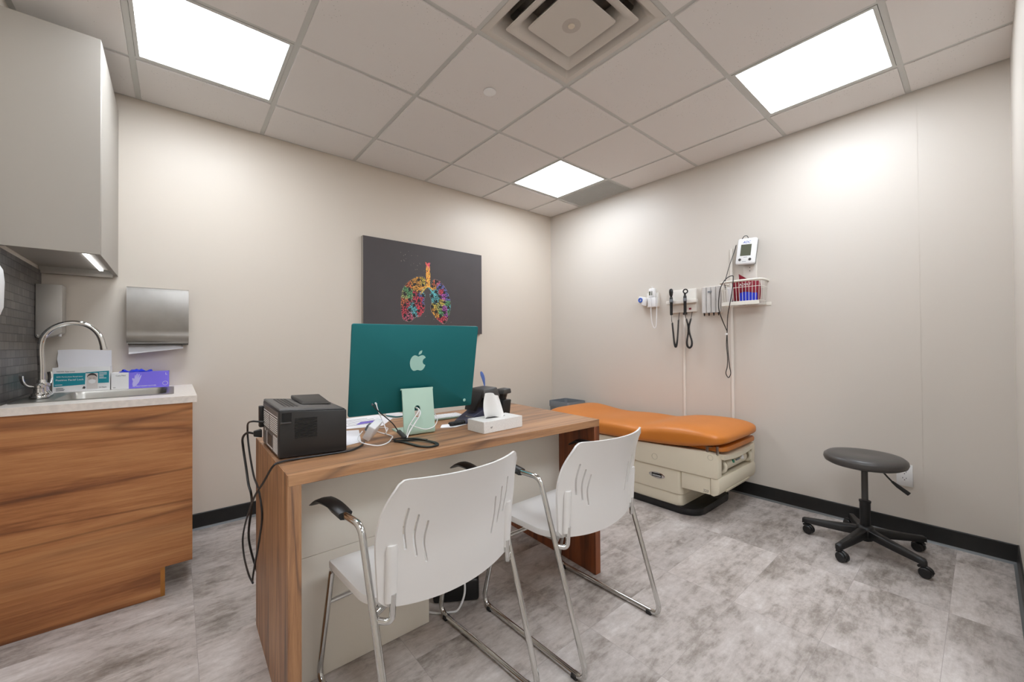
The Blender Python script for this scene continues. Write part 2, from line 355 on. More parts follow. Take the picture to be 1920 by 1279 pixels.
def mat_floor():
    m = bpy.data.materials.new('floor_vinyl_tiles'); m.use_nodes = True; nt = m.node_tree; b = nt.nodes['Principled BSDF']; L = nt.links.new
    tc = node(nt, 'ShaderNodeTexCoord')
    br = node(nt, 'ShaderNodeTexBrick', offset=0., squash=1.)
    mp = node(nt, 'ShaderNodeMapping'); mp.inputs['Location'].default_value = (3.185, .91, 0); L(tc.outputs['Object'], mp.inputs['Vector']); L(mp.outputs[0], br.inputs['Vector'])
    br.inputs['Scale'].default_value = 1.; br.inputs['Brick Width'].default_value = .5985; br.inputs['Row Height'].default_value = .305; br.inputs['Mortar Size'].default_value = .0007
    br.inputs['Mortar Smooth'].default_value = .2; br.inputs['Bias'].default_value = 0
    br.inputs['Color1'].default_value = (0, 0, 0, 1); br.inputs['Color2'].default_value = (1, 1, 1, 1); br.inputs['Mortar'].default_value = (.5, .5, .5, 1)
    # each tile samples its own stretch of the pattern
    ad = node(nt, 'ShaderNodeVectorMath', operation='MULTIPLY_ADD'); L(br.outputs['Color'], ad.inputs[0]); ad.inputs[1].default_value = (17, 9, 5); L(tc.outputs['Object'], ad.inputs[2])
    s1 = node(nt, 'ShaderNodeMapping'); s1.inputs['Scale'].default_value = (1.6, 2.9, 1); L(ad.outputs[0], s1.inputs['Vector'])
    n1 = node(nt, 'ShaderNodeTexNoise', i_Scale=1.7, i_Detail=10., i_Roughness=.68, i_Distortion=.12); L(s1.outputs[0], n1.inputs['Vector'])
    s2 = node(nt, 'ShaderNodeMapping'); s2.inputs['Scale'].default_value = (5, 17, 1); L(ad.outputs[0], s2.inputs['Vector'])
    n2 = node(nt, 'ShaderNodeTexNoise', i_Scale=2.2, i_Detail=10., i_Roughness=.75, i_Distortion=.3); L(s2.outputs[0], n2.inputs['Vector'])
    n3 = node(nt, 'ShaderNodeTexNoise', i_Scale=26., i_Detail=6., i_Roughness=.7, i_Distortion=.4); L(ad.outputs[0], n3.inputs['Vector'])
    mx0 = node(nt, 'ShaderNodeMix', data_type='FLOAT'); mx0.inputs['Factor'].default_value = .38; L(n1.outputs['Fac'], mx0.inputs['A']); L(n2.outputs['Fac'], mx0.inputs['B'])
    mx = node(nt, 'ShaderNodeMix', data_type='FLOAT'); mx.inputs['Factor'].default_value = .16; L(mx0.outputs['Result'], mx.inputs['A']); L(n3.outputs['Fac'], mx.inputs['B'])
    rp = ramp(nt, [(.37, (116, 107, 100)), (.44, (152, 143, 136)), (.5, (180, 171, 165)), (.56, (195, 187, 182)), (.65, (216, 210, 206))]); L(mx.outputs['Result'], rp.inputs['Fac'])
    tn = node(nt, 'ShaderNodeMapRange'); tn.inputs['To Min'].default_value = .86; tn.inputs['To Max'].default_value = 1.04; L(br.outputs['Color'], tn.inputs['Value'])
    m1 = node(nt, 'ShaderNodeMix', data_type='RGBA', blend_type='MULTIPLY'); m1.inputs['Factor'].default_value = 1; L(rp.outputs['Color'], m1.inputs['A']); L(tn.outputs['Result'], m1.inputs['B'])
    m2 = node(nt, 'ShaderNodeMix', data_type='RGBA'); L(br.outputs['Fac'], m2.inputs['Factor']); L(m1.outputs['Result'], m2.inputs['A']); m2.inputs['B'].default_value = lin((150, 142, 138))
    L(m2.outputs['Result'], b.inputs['Base Color'])
    rr = node(nt, 'ShaderNodeMapRange'); rr.inputs['To Min'].default_value = .34; rr.inputs['To Max'].default_value = .52; L(n2.outputs['Fac'], rr.inputs['Value']); L(rr.outputs['Result'], b.inputs['Roughness'])
    b.inputs['Specular IOR Level'].default_value = .4
    return m
M['floor'] = mat_floor()
def mat_splash():
    m = bpy.data.materials.new('grey_mosaic_tile'); m.use_nodes = True; nt = m.node_tree; b = nt.nodes['Principled BSDF']; L = nt.links.new
    tc = node(nt, 'ShaderNodeTexCoord'); sp = node(nt, 'ShaderNodeSeparateXYZ'); cb = node(nt, 'ShaderNodeCombineXYZ')
    L(tc.outputs['Object'], sp.inputs[0]); L(sp.outputs['Y'], cb.inputs['X']); L(sp.outputs['Z'], cb.inputs['Y'])
    br = node(nt, 'ShaderNodeTexBrick', offset=.37, squash=.6, squash_frequency=3); L(cb.outputs[0], br.inputs['Vector'])
    br.inputs['Scale'].default_value = 1; br.inputs['Brick Width'].default_value = .062; br.inputs['Row Height'].default_value = .035; br.inputs['Mortar Size'].default_value = .0018
    br.inputs['Color1'].default_value = lin((58, 55, 55)); br.inputs['Color2'].default_value = lin((96, 91, 88)); br.inputs['Mortar'].default_value = lin((22, 20, 20))
    L(br.outputs['Color'], b.inputs['Base Color']); b.inputs['Roughness'].default_value = .3
    bp = node(nt, 'ShaderNodeBump', invert=True); bp.inputs['Strength'].default_value = .6; bp.inputs['Distance'].default_value = .002; L(br.outputs['Fac'], bp.inputs['Height']); L(bp.outputs['Normal'], b.inputs['Normal'])
    return m
M['splash'] = mat_splash()

# ------------------------------------------------------------------ room
XL, YF, H = -3.79, -3.255, 2.5695
YE = -4.5      # the room goes on past the doorway where the camera stands
b = MB(); b.box(XL-.1, YE-.1, -.1, .1, .1, 0); struct(b.build('floor', M['floor']))
b = MB(); b.box(XL-.1, 0, 0, .1, .1, 2.9); struct(b.build('wall_back', M['wallA']))
b = MB(); b.box(0, YE, 0, .1, 0, 2.9); b.box(-.0012, -2.921, .1, 0, -2.9185, H); struct(b.build('wall_right', M['wallB']))
b = MB(); b.box(XL-.1, YE, 0, XL, 0, 2.9); struct(b.build('wall_left', M['wallA']))
b = MB(); b.box(-1.3, YF-.12, 0, 0, YF, 2.9); b.box(XL, YE-.1, 0, 0, YE, 2.9); struct(b.build('wall_front', M['wallB']))
def baseboard(name, x0, y0, x1, y1, nx, ny):
    """runs from (x0,y0) to (x1,y1), standing off along (nx,ny): cove foot, square top"""
    prof = [(0, .098), (.004, .098), (.006, .094), (.0065, .03), (.009, .012), (.016, .003), (.019, .0005), (0, .0005)]
    t = bpy.data.objects.new(name, None)
    b = MB()
    rings = [[(px+nx*d, py+ny*d, z) for d, z in prof] for px, py in ((x0, y0), (x1, y1))]
    b.loft(rings)
    o = b.build(name, [M['rubber'], M['rubber_toe_glint']], angle=20)
    for p in o.data.polygons:
        if p.center.z < .011 and len(p.vertices) == 4: p.material_index = 1
    bpy.data.objects.remove(t)
    return struct(o)
baseboard('baseboard_back', -3.19, -.0005, -.0005, -.0005, 0, -1)
baseboard('baseboard_right', -.0005, -.0005, -.0005, YF+.0005, -1, 0)
baseboard('baseboard_front', -.0005, YF+.0005, -1.3, YF+.0005, 0, 1)

GX = [-3.79, -3.414, -2.804, -2.194, -1.584, -.974, -.364, 0]
GY = [YE, -4.109, -3.499, -2.889, -2.279, -1.669, -1.059, -.449, 0]
b = MB()
b.mi = 1
b.box(XL, YE, 2.74, 0, 0, 2.78)                                    # plenum deck
for x in GX[1:-1]: b.box(x-.012, YE if x != -2.194 else -3.499, H, x+.012, 0, H+.03)
for y in GY[1:-1]: b.box(XL, y-.012, H+.0004, 0, y+.012, H+.029)
for x0, x1 in ((XL, XL+.022), (-.022, 0)): b.box(x0, YE, H+.0002, x1, 0, H+.03)
for y0, y1 in ((YE, YE+.022), (-.022, 0)): b.box(XL, y0, H+.0001, 0, y1, H+.03)
b.box(-1.3, YF-.12, H-.0002, 0, YF+.022, H+.028)
LIGHTS = [(-3.414, -1.059), (-.974, -1.059), (-.974, -2.889), (-3.414, -2.889)]
ENTRY_FILL = [(-2.804, -4.109), (-2.194, -4.109)]
DIFF = (-2.194, -2.279)
b.mi = 0
for i in range(len(GX)-1):
    for j in range(len(GY)-1):
        x0, y0, x1, y1 = GX[i], GY[j], GX[i+1], GY[j+1]
        if (x0, y0) in LIGHTS+ENTRY_FILL or (x0, y0) == DIFF or (x0 == -.364 and y0 == -1.059): continue
        a0 = .0225 if x0 == XL else .0125; a1 = .0225 if x1 == 0 else .0125
        c0 = .0225 if y0 == YE else .0125; c1 = .0225 if y1 == 0 else .0125
        b.box(x0+a0, y0+c0, H-.006, x1-a1, y1-c1, H+.02, .0012, 1)
struct(b.build('ceiling', [M['tile'], M['tbar']]))

# ------------------------------------------------------------------ ceiling fittings
LL = ['square white light panel in the ceiling above the sink counter', 'square white light panel in the ceiling beside the striped return grille',
      'square white light panel in the ceiling above the black stool', 'square white light panel in the ceiling on the near left, just above the camera']
for (x0, y0), lb in zip(LIGHTS, LL):
    cx, cy = x0+.305, y0+.305
    t = thing('ceiling_light', lb, 'ceiling light', (cx, cy, H), 0, 'square ceiling light panels')
    f = MB()
    for s in (-1, 1):
        f.box(s*.276, -.2915, -.003, s*.2915, .2915, .03); f.box(-.276, s*.276, -.003, .276, s*.2915, .03)
    f.box(-.29, -.29, .028, .29, .29, .06)
    f.build('light_frame', M['tbar'], t)
    f = MB(); f.box(-.2755, -.2755, -.001, .2755, .2755, .02); f.build('light_lens', M['white_light'], t)
t = thing('ceiling_light', 'added fill light, a long white panel in the unseen entry ceiling behind the camera', 'ceiling light', (-2.194, -3.804, H))  # added fill light, brightens the fronts from behind the camera
f = MB()
for q in (-1, 1):
    f.box(q*.581, -.2915, -.003, q*.5965, .2915, .03); f.box(-.581, q*.276, -.003, .581, q*.2915, .03)
f.box(-.595, -.29, .028, .595, .29, .06); f.build('light_frame', M['tbar'], t)
f = MB(); f.box(-.5805, -.2755, -.001, .5805, .2755, .02); f.build('light_lens', M['white_light'], t)
t = thing('air_diffuser', 'square stepped air supply diffuser in the middle of the ceiling', 'ceiling vent', (-1.889, -1.974, H))
def sq(h, z, r=.02): return [(x, y, z) for x, y in rrect(-h, -h, h, h, r, 3)]
f = MB(); f.loft([sq(.2928, -.001, .003), sq(.285, -.004, .003), sq(.262, -.003, .01), sq(.235, .03, .02), sq(.215, .075, .02), sq(.215, .12, .02)], cap=False); f.build('outer_frame', M['diff'], t)
f = MB(); f.loft([sq(.2125, -.006, .012), sq(.2105, -.009, .012), sq(.198, -.009, .012), sq(.17, .006, .015), sq(.145, .045, .015), sq(.143, .085, .015), sq(.165, .06, .015), sq(.188, .022, .015), sq(.206, -.002, .012)], cap=False); f.build('middle_cone', M['diff'], t)
f = MB(); f.loft([sq(.1, .05, .012), sq(.125, .016, .012), sq(.1415, -.006, .012), sq(.139, -.011, .012), sq(.1, -.0115, .012)]); f.build('centre_plate', M['diff'], t)
f = MB(); f.lathe([(.0, -.0165), (.0125, -.0165), (.0155, -.013), (.0155, -.0112)], 24); f.build('centre_cap', M['offwhite_dot'], t)
f = MB(); f.lathe([(.042, -.0119), (.042, -.0113)], 32); f.build('centre_disc', M['stain'], t)
f = MB(); f.loft([sq(.285, .12, .02), sq(.285, .15, .02)]); f.loft([sq(.2, .05, .02), sq(.2, .119, .02)], cap=False); f.build('duct_collar', M['diff_in'], t)
t = thing('return_grille', 'grey slotted return air grille in the ceiling by the right wall', 'ceiling vent', (-.187, -.754, H))
f = MB()
for s in (-1, 1):
    f.box(s*.157, -.2915, -.002, s*.164, .2915, .012); f.box(-.157, s*.285, -.002, .157, s*.2915, .012)
f.build('grille_frame', M['tbar'], t)
f = MB()
n = 26
for k in range(n): x = -.157+.314*(k+.5)/n; f.box(x-.0017, -.285, -.001, x+.0017, .285, .011)
n = 46
for k in range(n): y = -.285+.57*(k+.5)/n; f.box(-.157, y-.0017, -.0006, .157, y+.0017, .0105)
f.build('louvre', M['tbar'], t)
f = MB(); f.box(-.164, -.2915, .03, .164, .2915, .04); f.build('back_plate', M['dkgray'], t)
t = thing('sprinkler_cover', 'small round white sprinkler cover on a ceiling tile', 'sprinkler cover', (-1.889, -1.364, H-.006))
f = MB(); f.lathe([(.0, -.007), (.034, -.007), (.0362, -.0055), (.0362, -.003)], 40); f.build('cover_plate', M['white'], t)
f = MB(); f.lathe([(.031, -.0035), (.031, 0)], 32); f.build('mounting_ring', M['dkgray'], t)

# ------------------------------------------------------------------ sink corner
t = thing('upper_cabinet', 'beige laminate wall cabinet hung above the sink', 'cabinet', (-3.64, -.35, 1.53))
Z0, Z1, YC = 1.53, 2.468, -.69
f = MB(t)
f.box(-3.788, YC, Z0, -3.4972, YC+.018, Z1, .0008, 1)               # end panel facing the room
f.box(-3.788, -.02, Z0, -3.5155, -.0015, Z1)
f.box(-3.788, YC+.018, Z1-.018, -3.5155, -.02, Z1); f.box(-3.788, YC+.018, Z0+.022, -3.5155, -.02, Z0+.04)
f.box(-3.788, YC+.018, Z0+.04, -3.77, -.02, Z1-.018)
f.build('carcass', M['laminate'], t)
for y0, y1 in ((YC+.0185, -.0015),):
    f = MB(t); f.box(-3.515, y0, Z0-.001, -3.4965, y1, Z1, .0012, 1); f.build('cabinet_door', M['laminate'], t)
f = MB(t); f.box(-3.78, -.03, 1.516, -3.5155, -.0015, 1.5295); f.build('back_rail', M['laminate_in'], t)
f = MB(t); f.box(-3.564, -.66, Z0+.014, -3.55, -.06, Z0+.0215); f.build('light_strip', M['strip_light'], t)

b = MB(); b.box(XL+.0005, -.757, .8995, XL+.009, -.0005, 1.5285); struct(b.build('trim_1', M['splash']))

t = thing('base_cabinet', 'walnut base cabinet under the sink counter', 'cabinet', (-3.48, -.37, 0))
f = MB(t)
poly = [(-3.788, .001), (-3.2835, .001), (-3.2835, .13), (-3.1865, .13), (-3.1865, .8665), (-3.788, .8665)]
Mx = basis((0, -.742, 0), (1, 0, 0), (0, 0, 1))
f.prism(poly, -.018, 0, M=Mx)
f.build('end_panel', M['wood_cab'], t)
f = MB(t); f.box(-3.299, -.7424, .001, -3.2838, -.7421, .1295); f.build('edge_band', M['edge_gold'], t)
f = MB(t); f.box(-3.788, -.7235, .13, -3.207, -.0015, .735); f.box(-3.788, -.7235, .001, -3.31, -.0015, .13); f.build('carcass', M['laminate_in'], t)
for y0, y1 in ((-.7232, -.364), (-.361, -.002)):
    f = MB(t); f.box(-3.206, y0, .132, -3.1875, y1, .863, .001, 1); f.build('cabinet_door', M['wood_cab'], t)

ct = thing('countertop', 'pale quartz counter slab with the sink set in it', 'countertop', (-3.48, -.38, .8675))
f = MB(ct)
z0, z1 = .8675, .8985
X0, X1, Y0, Y1 = -3.765, -3.262, -.595, -.135
f.box(-3.7785, -.752, z0, -3.17, Y0, z1); f.box(-3.7785, Y1, z0, -3.17, -.0015, z1); f.box(-3.7785, Y0, z0, X0, Y1, z1); f.box(X1, Y0, z0, -3.17, Y1, z1)
f.build('slab', M['counter'], ct)
t = thing('kitchen_sink', 'stainless steel sink let into the pale counter', 'sink', (-3.45, -.305, .8985))
f = MB(t)
def ring(x0, y0, x1, y1, z, r): return [(x, y, z) for x, y in rrect(x0, y0, x1, y1, r, 4)]
f.loft([ring(X0+.004, Y0+.004, X1-.004, Y1-.004, .8988, .012), ring(X0-.008, Y0-.008, X1+.008, Y1+.008, .8992, .02), ring(X0-.008, Y0-.008, X1+.008, Y1+.008, .9012, .02),
        ring(X0+.005, Y0+.008, X1-.006, Y1-.006, .9022, .02), ring(-3.652, Y0+.022, X1-.02, Y1-.016, .901, .045), ring(-3.648, Y0+.026, X1-.024, Y1-.02, .89, .045),
        ring(-3.64, Y0+.034, X1-.032, Y1-.028, .76, .05), ring(-3.62, Y0+.055, X1-.052, Y1-.048, .745, .05)], cap=False)
f.geo(ring(-3.62, Y0+.055, X1-.052, Y1-.048, .745, .05), [tuple(range(20))])
f.build('basin', M['steel'], t)
f = MB(t); f.lathe([(0, .7475), (.04, .7475), (.044, .7452)], 28, o=(-3.46, -.37, 0)); f.build('drain', M['chrome'], t)

t = thing('gooseneck_faucet', 'chrome gooseneck faucet with two wrist blade handles behind the sink', 'faucet', (-3.712, -.39, .9025))
f = MB(t)
f.prism(rrect(-3.742, -.465, -3.684, -.315, .028, 6), .903, .916, .004)
f.lathe([(.027, .916), (.027, .921), (.019, .93), (.0185, .955), (.022, .958), (.022, .966), (.017, .97), (.015, .984)], 24, o=(-3.713, -.39, 0))
for y in (-.445, -.335): f.lathe([(.022, .916), (.022, .924), (.016, .93), (.0145, .948), (.019, .951), (.019, .961), (.012, .967), (.0, .968)], 20, o=(-3.713, y, 0))
f.build('faucet_body', M['chrome'], t)
f = MB(t)
f.tube(cr([(-3.713, -.39, .965), (-3.7145, -.39, 1.05), (-3.7165, -.39, 1.13), (-3.708, -.39, 1.178), (-3.686, -.39, 1.212), (-3.655, -.39, 1.235), (-3.615, -.39, 1.245), (-3.575, -.39, 1.237), (-3.545, -.39, 1.212), (-3.526, -.39, 1.175), (-3.515, -.39, 1.12)], 5), .0112, 16)
f.cyl((-3.517, -.39, 1.13), (-3.5145, -.39, 1.117), .0125, seg=16)
f.build('spout', M['chrome'], t)
for y, s in ((-.445, -1), (-.335, 1)):
    f = MB(t)
    P = cr([(-3.713, y, .958), (-3.724, y+s*.010, .957), (-3.74, y+s*.02, .962), (-3.75, y+s*.03, .975), (-3.754, y+s*.037, .995), (-3.754, y+s*.04, 1.008)], 4) if s < 0 else cr([(-3.713, y, .958), (-3.706, y+.012, .958), (-3.7, y+.022, .968), (-3.699, y+.028, .99), (-3.702, y+.03, 1.015)], 4)
    f.tube(P, [.0065]*(len(P)//3)+[.0065+.0035*min(1, k/5) for k in range(len(P)-len(P)//3)], 12, flat=.55)
    h = f.build('blade_handle', M['chrome'], t)
    f = MB(t); e = P[-1]; f.ball((e.x+.004, e.y-.003, e.z-.004), .0035); f.build('index_dot', M['blue'] if s < 0 else M['red_cuff'], h)

# boxes on the far rim of the counter
def tri_lines(f, M0, x0, x1, y, n, th, seed=0):
    rr = random.Random(seed)
    for k in range(n):
        w = (x1-x0)*(.55+.45*rr.random()); f.box(x0, y-k*th*2.6-th, 0, x0+w, y-k*th*2.6, .0004, M=M0)
t = thing('mask_box', 'open white and teal face mask box, flap up, on the counter', 'box', (-3.62, -.062, .899))
x0, x1, yf, yb, zb, zt = -3.724, -3.5175, -.112, -.012, .8993, 1.026
f = MB(t)
w = .0012
f.box(x0, yf, zb, x1, yf+w, zt); f.box(x0, yb-w, zb, x1, yb, zt); f.box(x0, yf+w, zb, x0+w, yb-w, zt-.012); f.box(x1-w, yf+w, zb, x1, yb-w, zt); f.box(x0+w, yf+w, zb, x1-w, yb-w, zb+w)
f.build('carton', M['box_white'], t)
f = MB(t)
f.shell(lambda u, v: (x0+.004+(x1-x0-.006)*u+.002*math.sin(9*v)*(1-u), yb-.004-.012*v+.004*math.sin(3*u), zt-.01+.1*v+.003*math.sin(5*u)*v), 9, 7, lambda u, v: (0, .0012, 0)); f.build('open_flap', M['white_paper'], t)
f = MB(t); f.shell(lambda u, v: (x0+.008+.16*u, yf+.012+.07*v, zt-.03+.012*math.sin(7*u)*math.sin(5*v)), 9, 7, lambda u, v: (0, 0, -.004)); f.build('folded_masks', M['white_paper'], t)
Fm = basis((x0, yf-.0003, zb), (1, 0, 0), (0, 0, 1)); Wd, Hd = x1-x0, zt-zb
f = MB(t); f.prism([(.004, .03), (Wd*.55, .036), (Wd*.56, .097), (.004, .097)], 0, .0004, M=Fm); f.prism([(Wd*.78, .04), (Wd-.004, .04), (Wd-.004, .104), (Wd*.56, .099), (Wd*.56, .094), (Wd*.78, .092)], 0, .0004, M=Fm); f.build('printed_band', M['box_teal'], t)
f = MB(t); G = basis((x0, yf-.0008, zb), (1, 0, 0), (0, 0, 1))
f.text('Positive Facial Lock', .0125, G @ Matrix.Translation((Wd*.29, .0625, 0))); f.build('brand_lettering', M['box_white'], t)
f = MB(t); f.text('N95 Particulate Respirator', .0085, G @ Matrix.Translation((Wd*.29, .079, 0)))
f.build('white_lettering', M['box_white'], t)
f = MB(t); tri_lines(f, G, .008, .05, .040, 1, .0025, 1); f.build('small_print', M['box_white'], t)
f = MB(t); tri_lines(f, G, Wd*.8, Wd-.012, .095, 5, .0027, 2); f.build('small_print', M['box_white'], t)
f = MB(t); f.text('NIOSH Approved', .0085, G @ Matrix.Translation((Wd*.22, .106, 0))); f.build('dark_lettering', M['ink'], t)
f = MB(t); tri_lines(f, G, .012, .05, .022, 3, .0022, 3); f.build('small_print', M['ink'], t)
f = MB(t); f.text('20 Masks', .008, G @ Matrix.Translation((Wd*.87, .017, 0))); f.build('dark_lettering', M['ink'], t)
f = MB(t)
f.prism([(Wd*.5, .016), (Wd*.55, .013), (Wd*.56, .022), (Wd*.53, .028)], 0, .0004, M=G); f.build('dark_mark', M['ink'], t)
f = MB(t); f.prism(rrect(Wd*.575, .012, Wd*.775, .094, .002, 2), 0, .0005, M=Fm); f.build('portrait_panel', M['skin'], t)
f = MB(t); f.prism([(Wd*.675+.017*math.cos(a)*(1 if a < pi else .9), .066+.026*math.sin(a)) for a in [2*pi*k/24 for k in range(24)]], 0, .0004, M=G); f.build('portrait_face', mat('print_face', (196, 184, 176), .6), t)
f = MB(t); f.prism([(Wd*.675+.0185*math.cos(a), .072+.022*math.sin(a)) for a in [pi*k/14 for k in range(15)]]+[(Wd*.675-.013, .08), (Wd*.675-.004, .083), (Wd*.675+.008, .082), (Wd*.675+.014, .077)], .0004, .0008, M=G)
for s in (-1, 1): f.box(Wd*.675+s*.007-.003, .0665, .0004, Wd*.675+s*.007+.003, .068, .0008, M=G)
f.build('portrait_hair', M['hair'], t)
f = MB(t); f.prism([(Wd*.675-.014, .056), (Wd*.675, .062), (Wd*.675+.014, .056), (Wd*.675+.011, .043), (Wd*.675, .038), (Wd*.675-.011, .043)], .0004, .0008, M=G); f.build('portrait_mask', M['box_white'], t)

t = thing('glove_box', 'purple and white glove box with blue gloves poking out of the top', 'box', (-3.395, -.062, .899))
x0, x1, zt = -3.5135, -3.277, .989
Wd = x1-x0
f = MB(t); f.box(x0, yf, zb, x0+Wd*.29, yb, zt); f.mi = 1; f.box(x0+Wd*.29, yf, zb, x1, yb, zt); f.build('carton', [M['box_white'], M['box_purple']], t)
G = basis((x0, yf-.0004, zb), (1, 0, 0), (0, 0, 1))
f = MB(t)
f.text('NITRILE EXAM GLOVES', .0095, G @ Matrix.Translation((Wd*.56, .012, 0))); f.build('white_lettering', M['box_white'], t)
f = MB(t); f.text('L', .018, G @ Matrix.Translation((Wd*.95, .076, 0))); f.build('size_letter', M['box_white'], t)
f = MB(t)
f.tube([G @ Vector((Wd*.93+.011*math.cos(a), .022+.011*math.sin(a), 0)) for a in [2*pi*k/20 for k in range(20)]], .0008, 5, True)
f.build('round_mark', M['box_white'], t)
f = MB(t)
f.text('Care Med', .0095, G @ Matrix.Translation((Wd*.155, .074, 0))); f.build('grey_lettering', M['ink'], t)
f = MB(t); f.text('200', .007, G @ Matrix.Translation((Wd*.05, .010, 0))); f.build('count_lettering', M['ink'], t)
f = MB(t)
hand = [(.02, .0), (.036, .004), (.052, .024), (.060, .045), (.066, .062), (.064, .066), (.058, .058), (.05, .047), (.056, .066), (.054, .072), (.049, .068), (.042, .05), (.045, .07), (.042, .075), (.038, .07), (.034, .05), (.034, .064), (.031, .067), (.028, .062), (.026, .044), (.017, .048), (.012, .046), (.014, .04), (.018, .03), (.014, .012)]
f.prism([(Wd*.29+.004+p[0]*.72, .012+p[1]*.95) for p in hand], -.0002, .0003, M=G); f.build('glove_print', M['box_lilac'], t)
f = MB(t)
rr = random.Random(3)
for k in range(9):
    cx = x0+Wd*(.2+.4*k/8); f.shell(lambda u, v, cx=cx, k=k: (cx+(u-.5)*.036+.006*math.sin(4*v+k), yf+.02+.05*v+.004*math.cos(k*2), zt+.001+(.008+.009*abs(math.sin(k*1.9)))*math.sin(pi*min(1, max(0, v*.9+.1)))*(.55+.45*math.sin(6*u+k))), 7, 7, lambda u, v: (0, 0, -.0012))
f.build('gloves', M['nitrile'], t)

t = thing('soap_dispenser', 'flat stainless steel soap dispenser on the tiled wall in the corner', 'dispenser', (-3.738, -.075, 1.18))
f = MB(t)
Mx = basis((0, -.125, 0), (1, 0, 0), (0, 0, 1))
f.prism([(-3.7792, 1.186), (-3.772, 1.178), (-3.735, 1.182), (-3.692, 1.203), (-3.690, 1.206), (-3.690, 1.448), (-3.7792, 1.448)], -.1, 0, .002, M=Mx); f.build('housing', M['steel_lt'], t)
f = MB(t); f.box(-3.7806, -.123, 1.18, -3.7792, -.026, 1.446); f.build('mounting_plate', M['black'], t)
f = MB(t); f.lathe([(0, -.0035), (.004, -.003), (.005, 0)], 14, M=basis((-3.772, -.1255, 1.19), (1, 0, 0), (0, 0, 1)) @ Matrix.Scale(-1, 4, (0, 0, 1))); f.build('lock_button', M['chrome'], t)
f = MB(t); f.cyl((-3.704, -.08, 1.2), (-3.704, -.08, 1.186), .006); f.build('nozzle', M['white'], t)
t = thing('soap_dispenser', 'white plastic soap dispenser on the left wall at the edge of view', 'dispenser', (-3.745, -.99, 1.2))
f = MB(t)
rg = []
for z, d, h in ((1.225, .05, .05), (1.24, .075, .055), (1.27, .083, .058), (1.36, .085, .058), (1.40, .082, .056), (1.428, .07, .05), (1.446, .045, .035), (1.45, .02, .02)):
    rg.append([(-3.7895+(p[0]), -.985+p[1], z) for p in rrect(-.002, -h, d, h, min(.02, d*.4), 4)])
f.loft(rg); f.build('housing', M['white'], t)
f = MB(t); f.box(-3.7912, -1.03, 1.235, -3.7897, -.94, 1.43); f.build('mounting_plate', M['dkgray'], t)
f = MB(t); f.hexa([(-3.7885, -1.025, 1.2), (-3.735, -1.02, 1.205), (-3.735, -.95, 1.205), (-3.7895, -.945, 1.2), (-3.7895, -1.03, 1.227), (-3.722, -1.025, 1.227), (-3.722, -.945, 1.227), (-3.7895, -.94, 1.227)], .004); f.build('push_lever', M['steel'], t)

t = thing('towel_dispenser', 'stainless steel paper towel dispenser on the back wall', 'dispenser', (-3.322, 0, 1.15))
f = MB(t)
Mx = basis((-3.1885, 0, 0), (0, -1, 0), (0, 0, 1))      # profile in (out of wall, up)
prof = [(-.002, 1.472), (.085, 1.467), (.096, 1.462), (.1, 1.45), (.1, 1.225), (.098, 1.212), (.1005, 1.2), (.1, 1.158), (.093, 1.149), (.06, 1.149), (.06, 1.153), (.09, 1.153), (.095, 1.16), (.095, 1.46), (-.002, 1.466)]
f.prism(prof, 0, .2675, M=Mx)
f.build('housing', M['steel_towel'], t)
for x0_, x1_ in ((-3.4555, -3.4535), (-3.191, -3.189)):
    f = MB(t); f.box(x0_, -.094, 1.153, x1_, .0018, 1.4615); f.build('side_plate', M['steel_towel'], t)
f = MB(t); f.box(-3.452, -.058, 1.143, -3.19, .0018, 1.15); f.box(-3.216, -.088, 1.14, -3.19, -.062, 1.15); f.build('base_tray', M['steel_dk'], t)
f = MB(t); f.shell(lambda u, v: (-3.452+.235*u+.004*v, -.03-.045*v+.004*math.sin(6*u), 1.152-(.062-.03*u)*v), 9, 8, lambda u, v: (0, -.0008, 0)); f.build('paper_towel', M['white_paper'], t)

# ------------------------------------------------------------------ lung canvas
t = thing('canvas_picture', 'dark canvas print of colourful lungs on the back wall', 'picture', (-1.5625, 0, 1.613))
f = MB(t); f.box(-2.133, -.035, 1.233, -.992, .0015, 1.993, .002, 1); o = f.build('canvas', [M['canvas'], M['canvas_edge']], t)
for p in o.data.polygons:
    if p.normal.x < -.7: p.material_index = 1
def cz(X, Y): return (-1.818+((730+X/8.53)-752)*.00513, 1.848-((470+Y/8.53)-493)*.0048)
LLg = [(530, 425), (440, 430), (340, 490), (250, 570), (200, 680), (185, 800), (190, 950), (210, 1080), (270, 1115), (340, 1110), (390, 1060), (480, 1030), (540, 950), (550, 880), (540, 790), (560, 700), (520, 640), (560, 560), (560, 470)]
RLg = [(690, 450), (770, 450), (850, 510), (920, 610), (970, 740), (980, 870), (950, 1000), (910, 1090), (860, 1140), (800, 1110), (720, 1040), (660, 960), (640, 880), (660, 800), (630, 700), (650, 640), (655, 540)]
seeds = [(450, 480, 0), (380, 540, 0), (520, 490, 2), (300, 560, 9), (270, 650, 3), (240, 720, 8), (320, 700, 3), (400, 700, 1), (440, 620, 0), (230, 830, 9), (260, 880, 1), (300, 1030, 7), (230, 980, 1), (350, 910, 4), (390, 950, 4), (460, 850, 1), (480, 760, 1), (480, 960, 1), (480, 715, 5), (560, 700, 4), (560, 790, 5),
         (680, 520, 9), (690, 570, 0), (760, 490, 7), (800, 560, 5), (820, 620, 1), (900, 610, 5), (860, 700, 6), (940, 700, 5), (650, 710, 4), (730, 760, 4), (720, 640, 4), (710, 880, 2), (690, 920, 0), (820, 800, 2), (800, 870, 8), (930, 820, 3), (960, 870, 4), (870, 900, 6), (890, 960, 6), (950, 950, 3), (740, 990, 0), (820, 970, 3), (850, 1060, 1), (890, 1090, 7), (800, 1080, 1)]
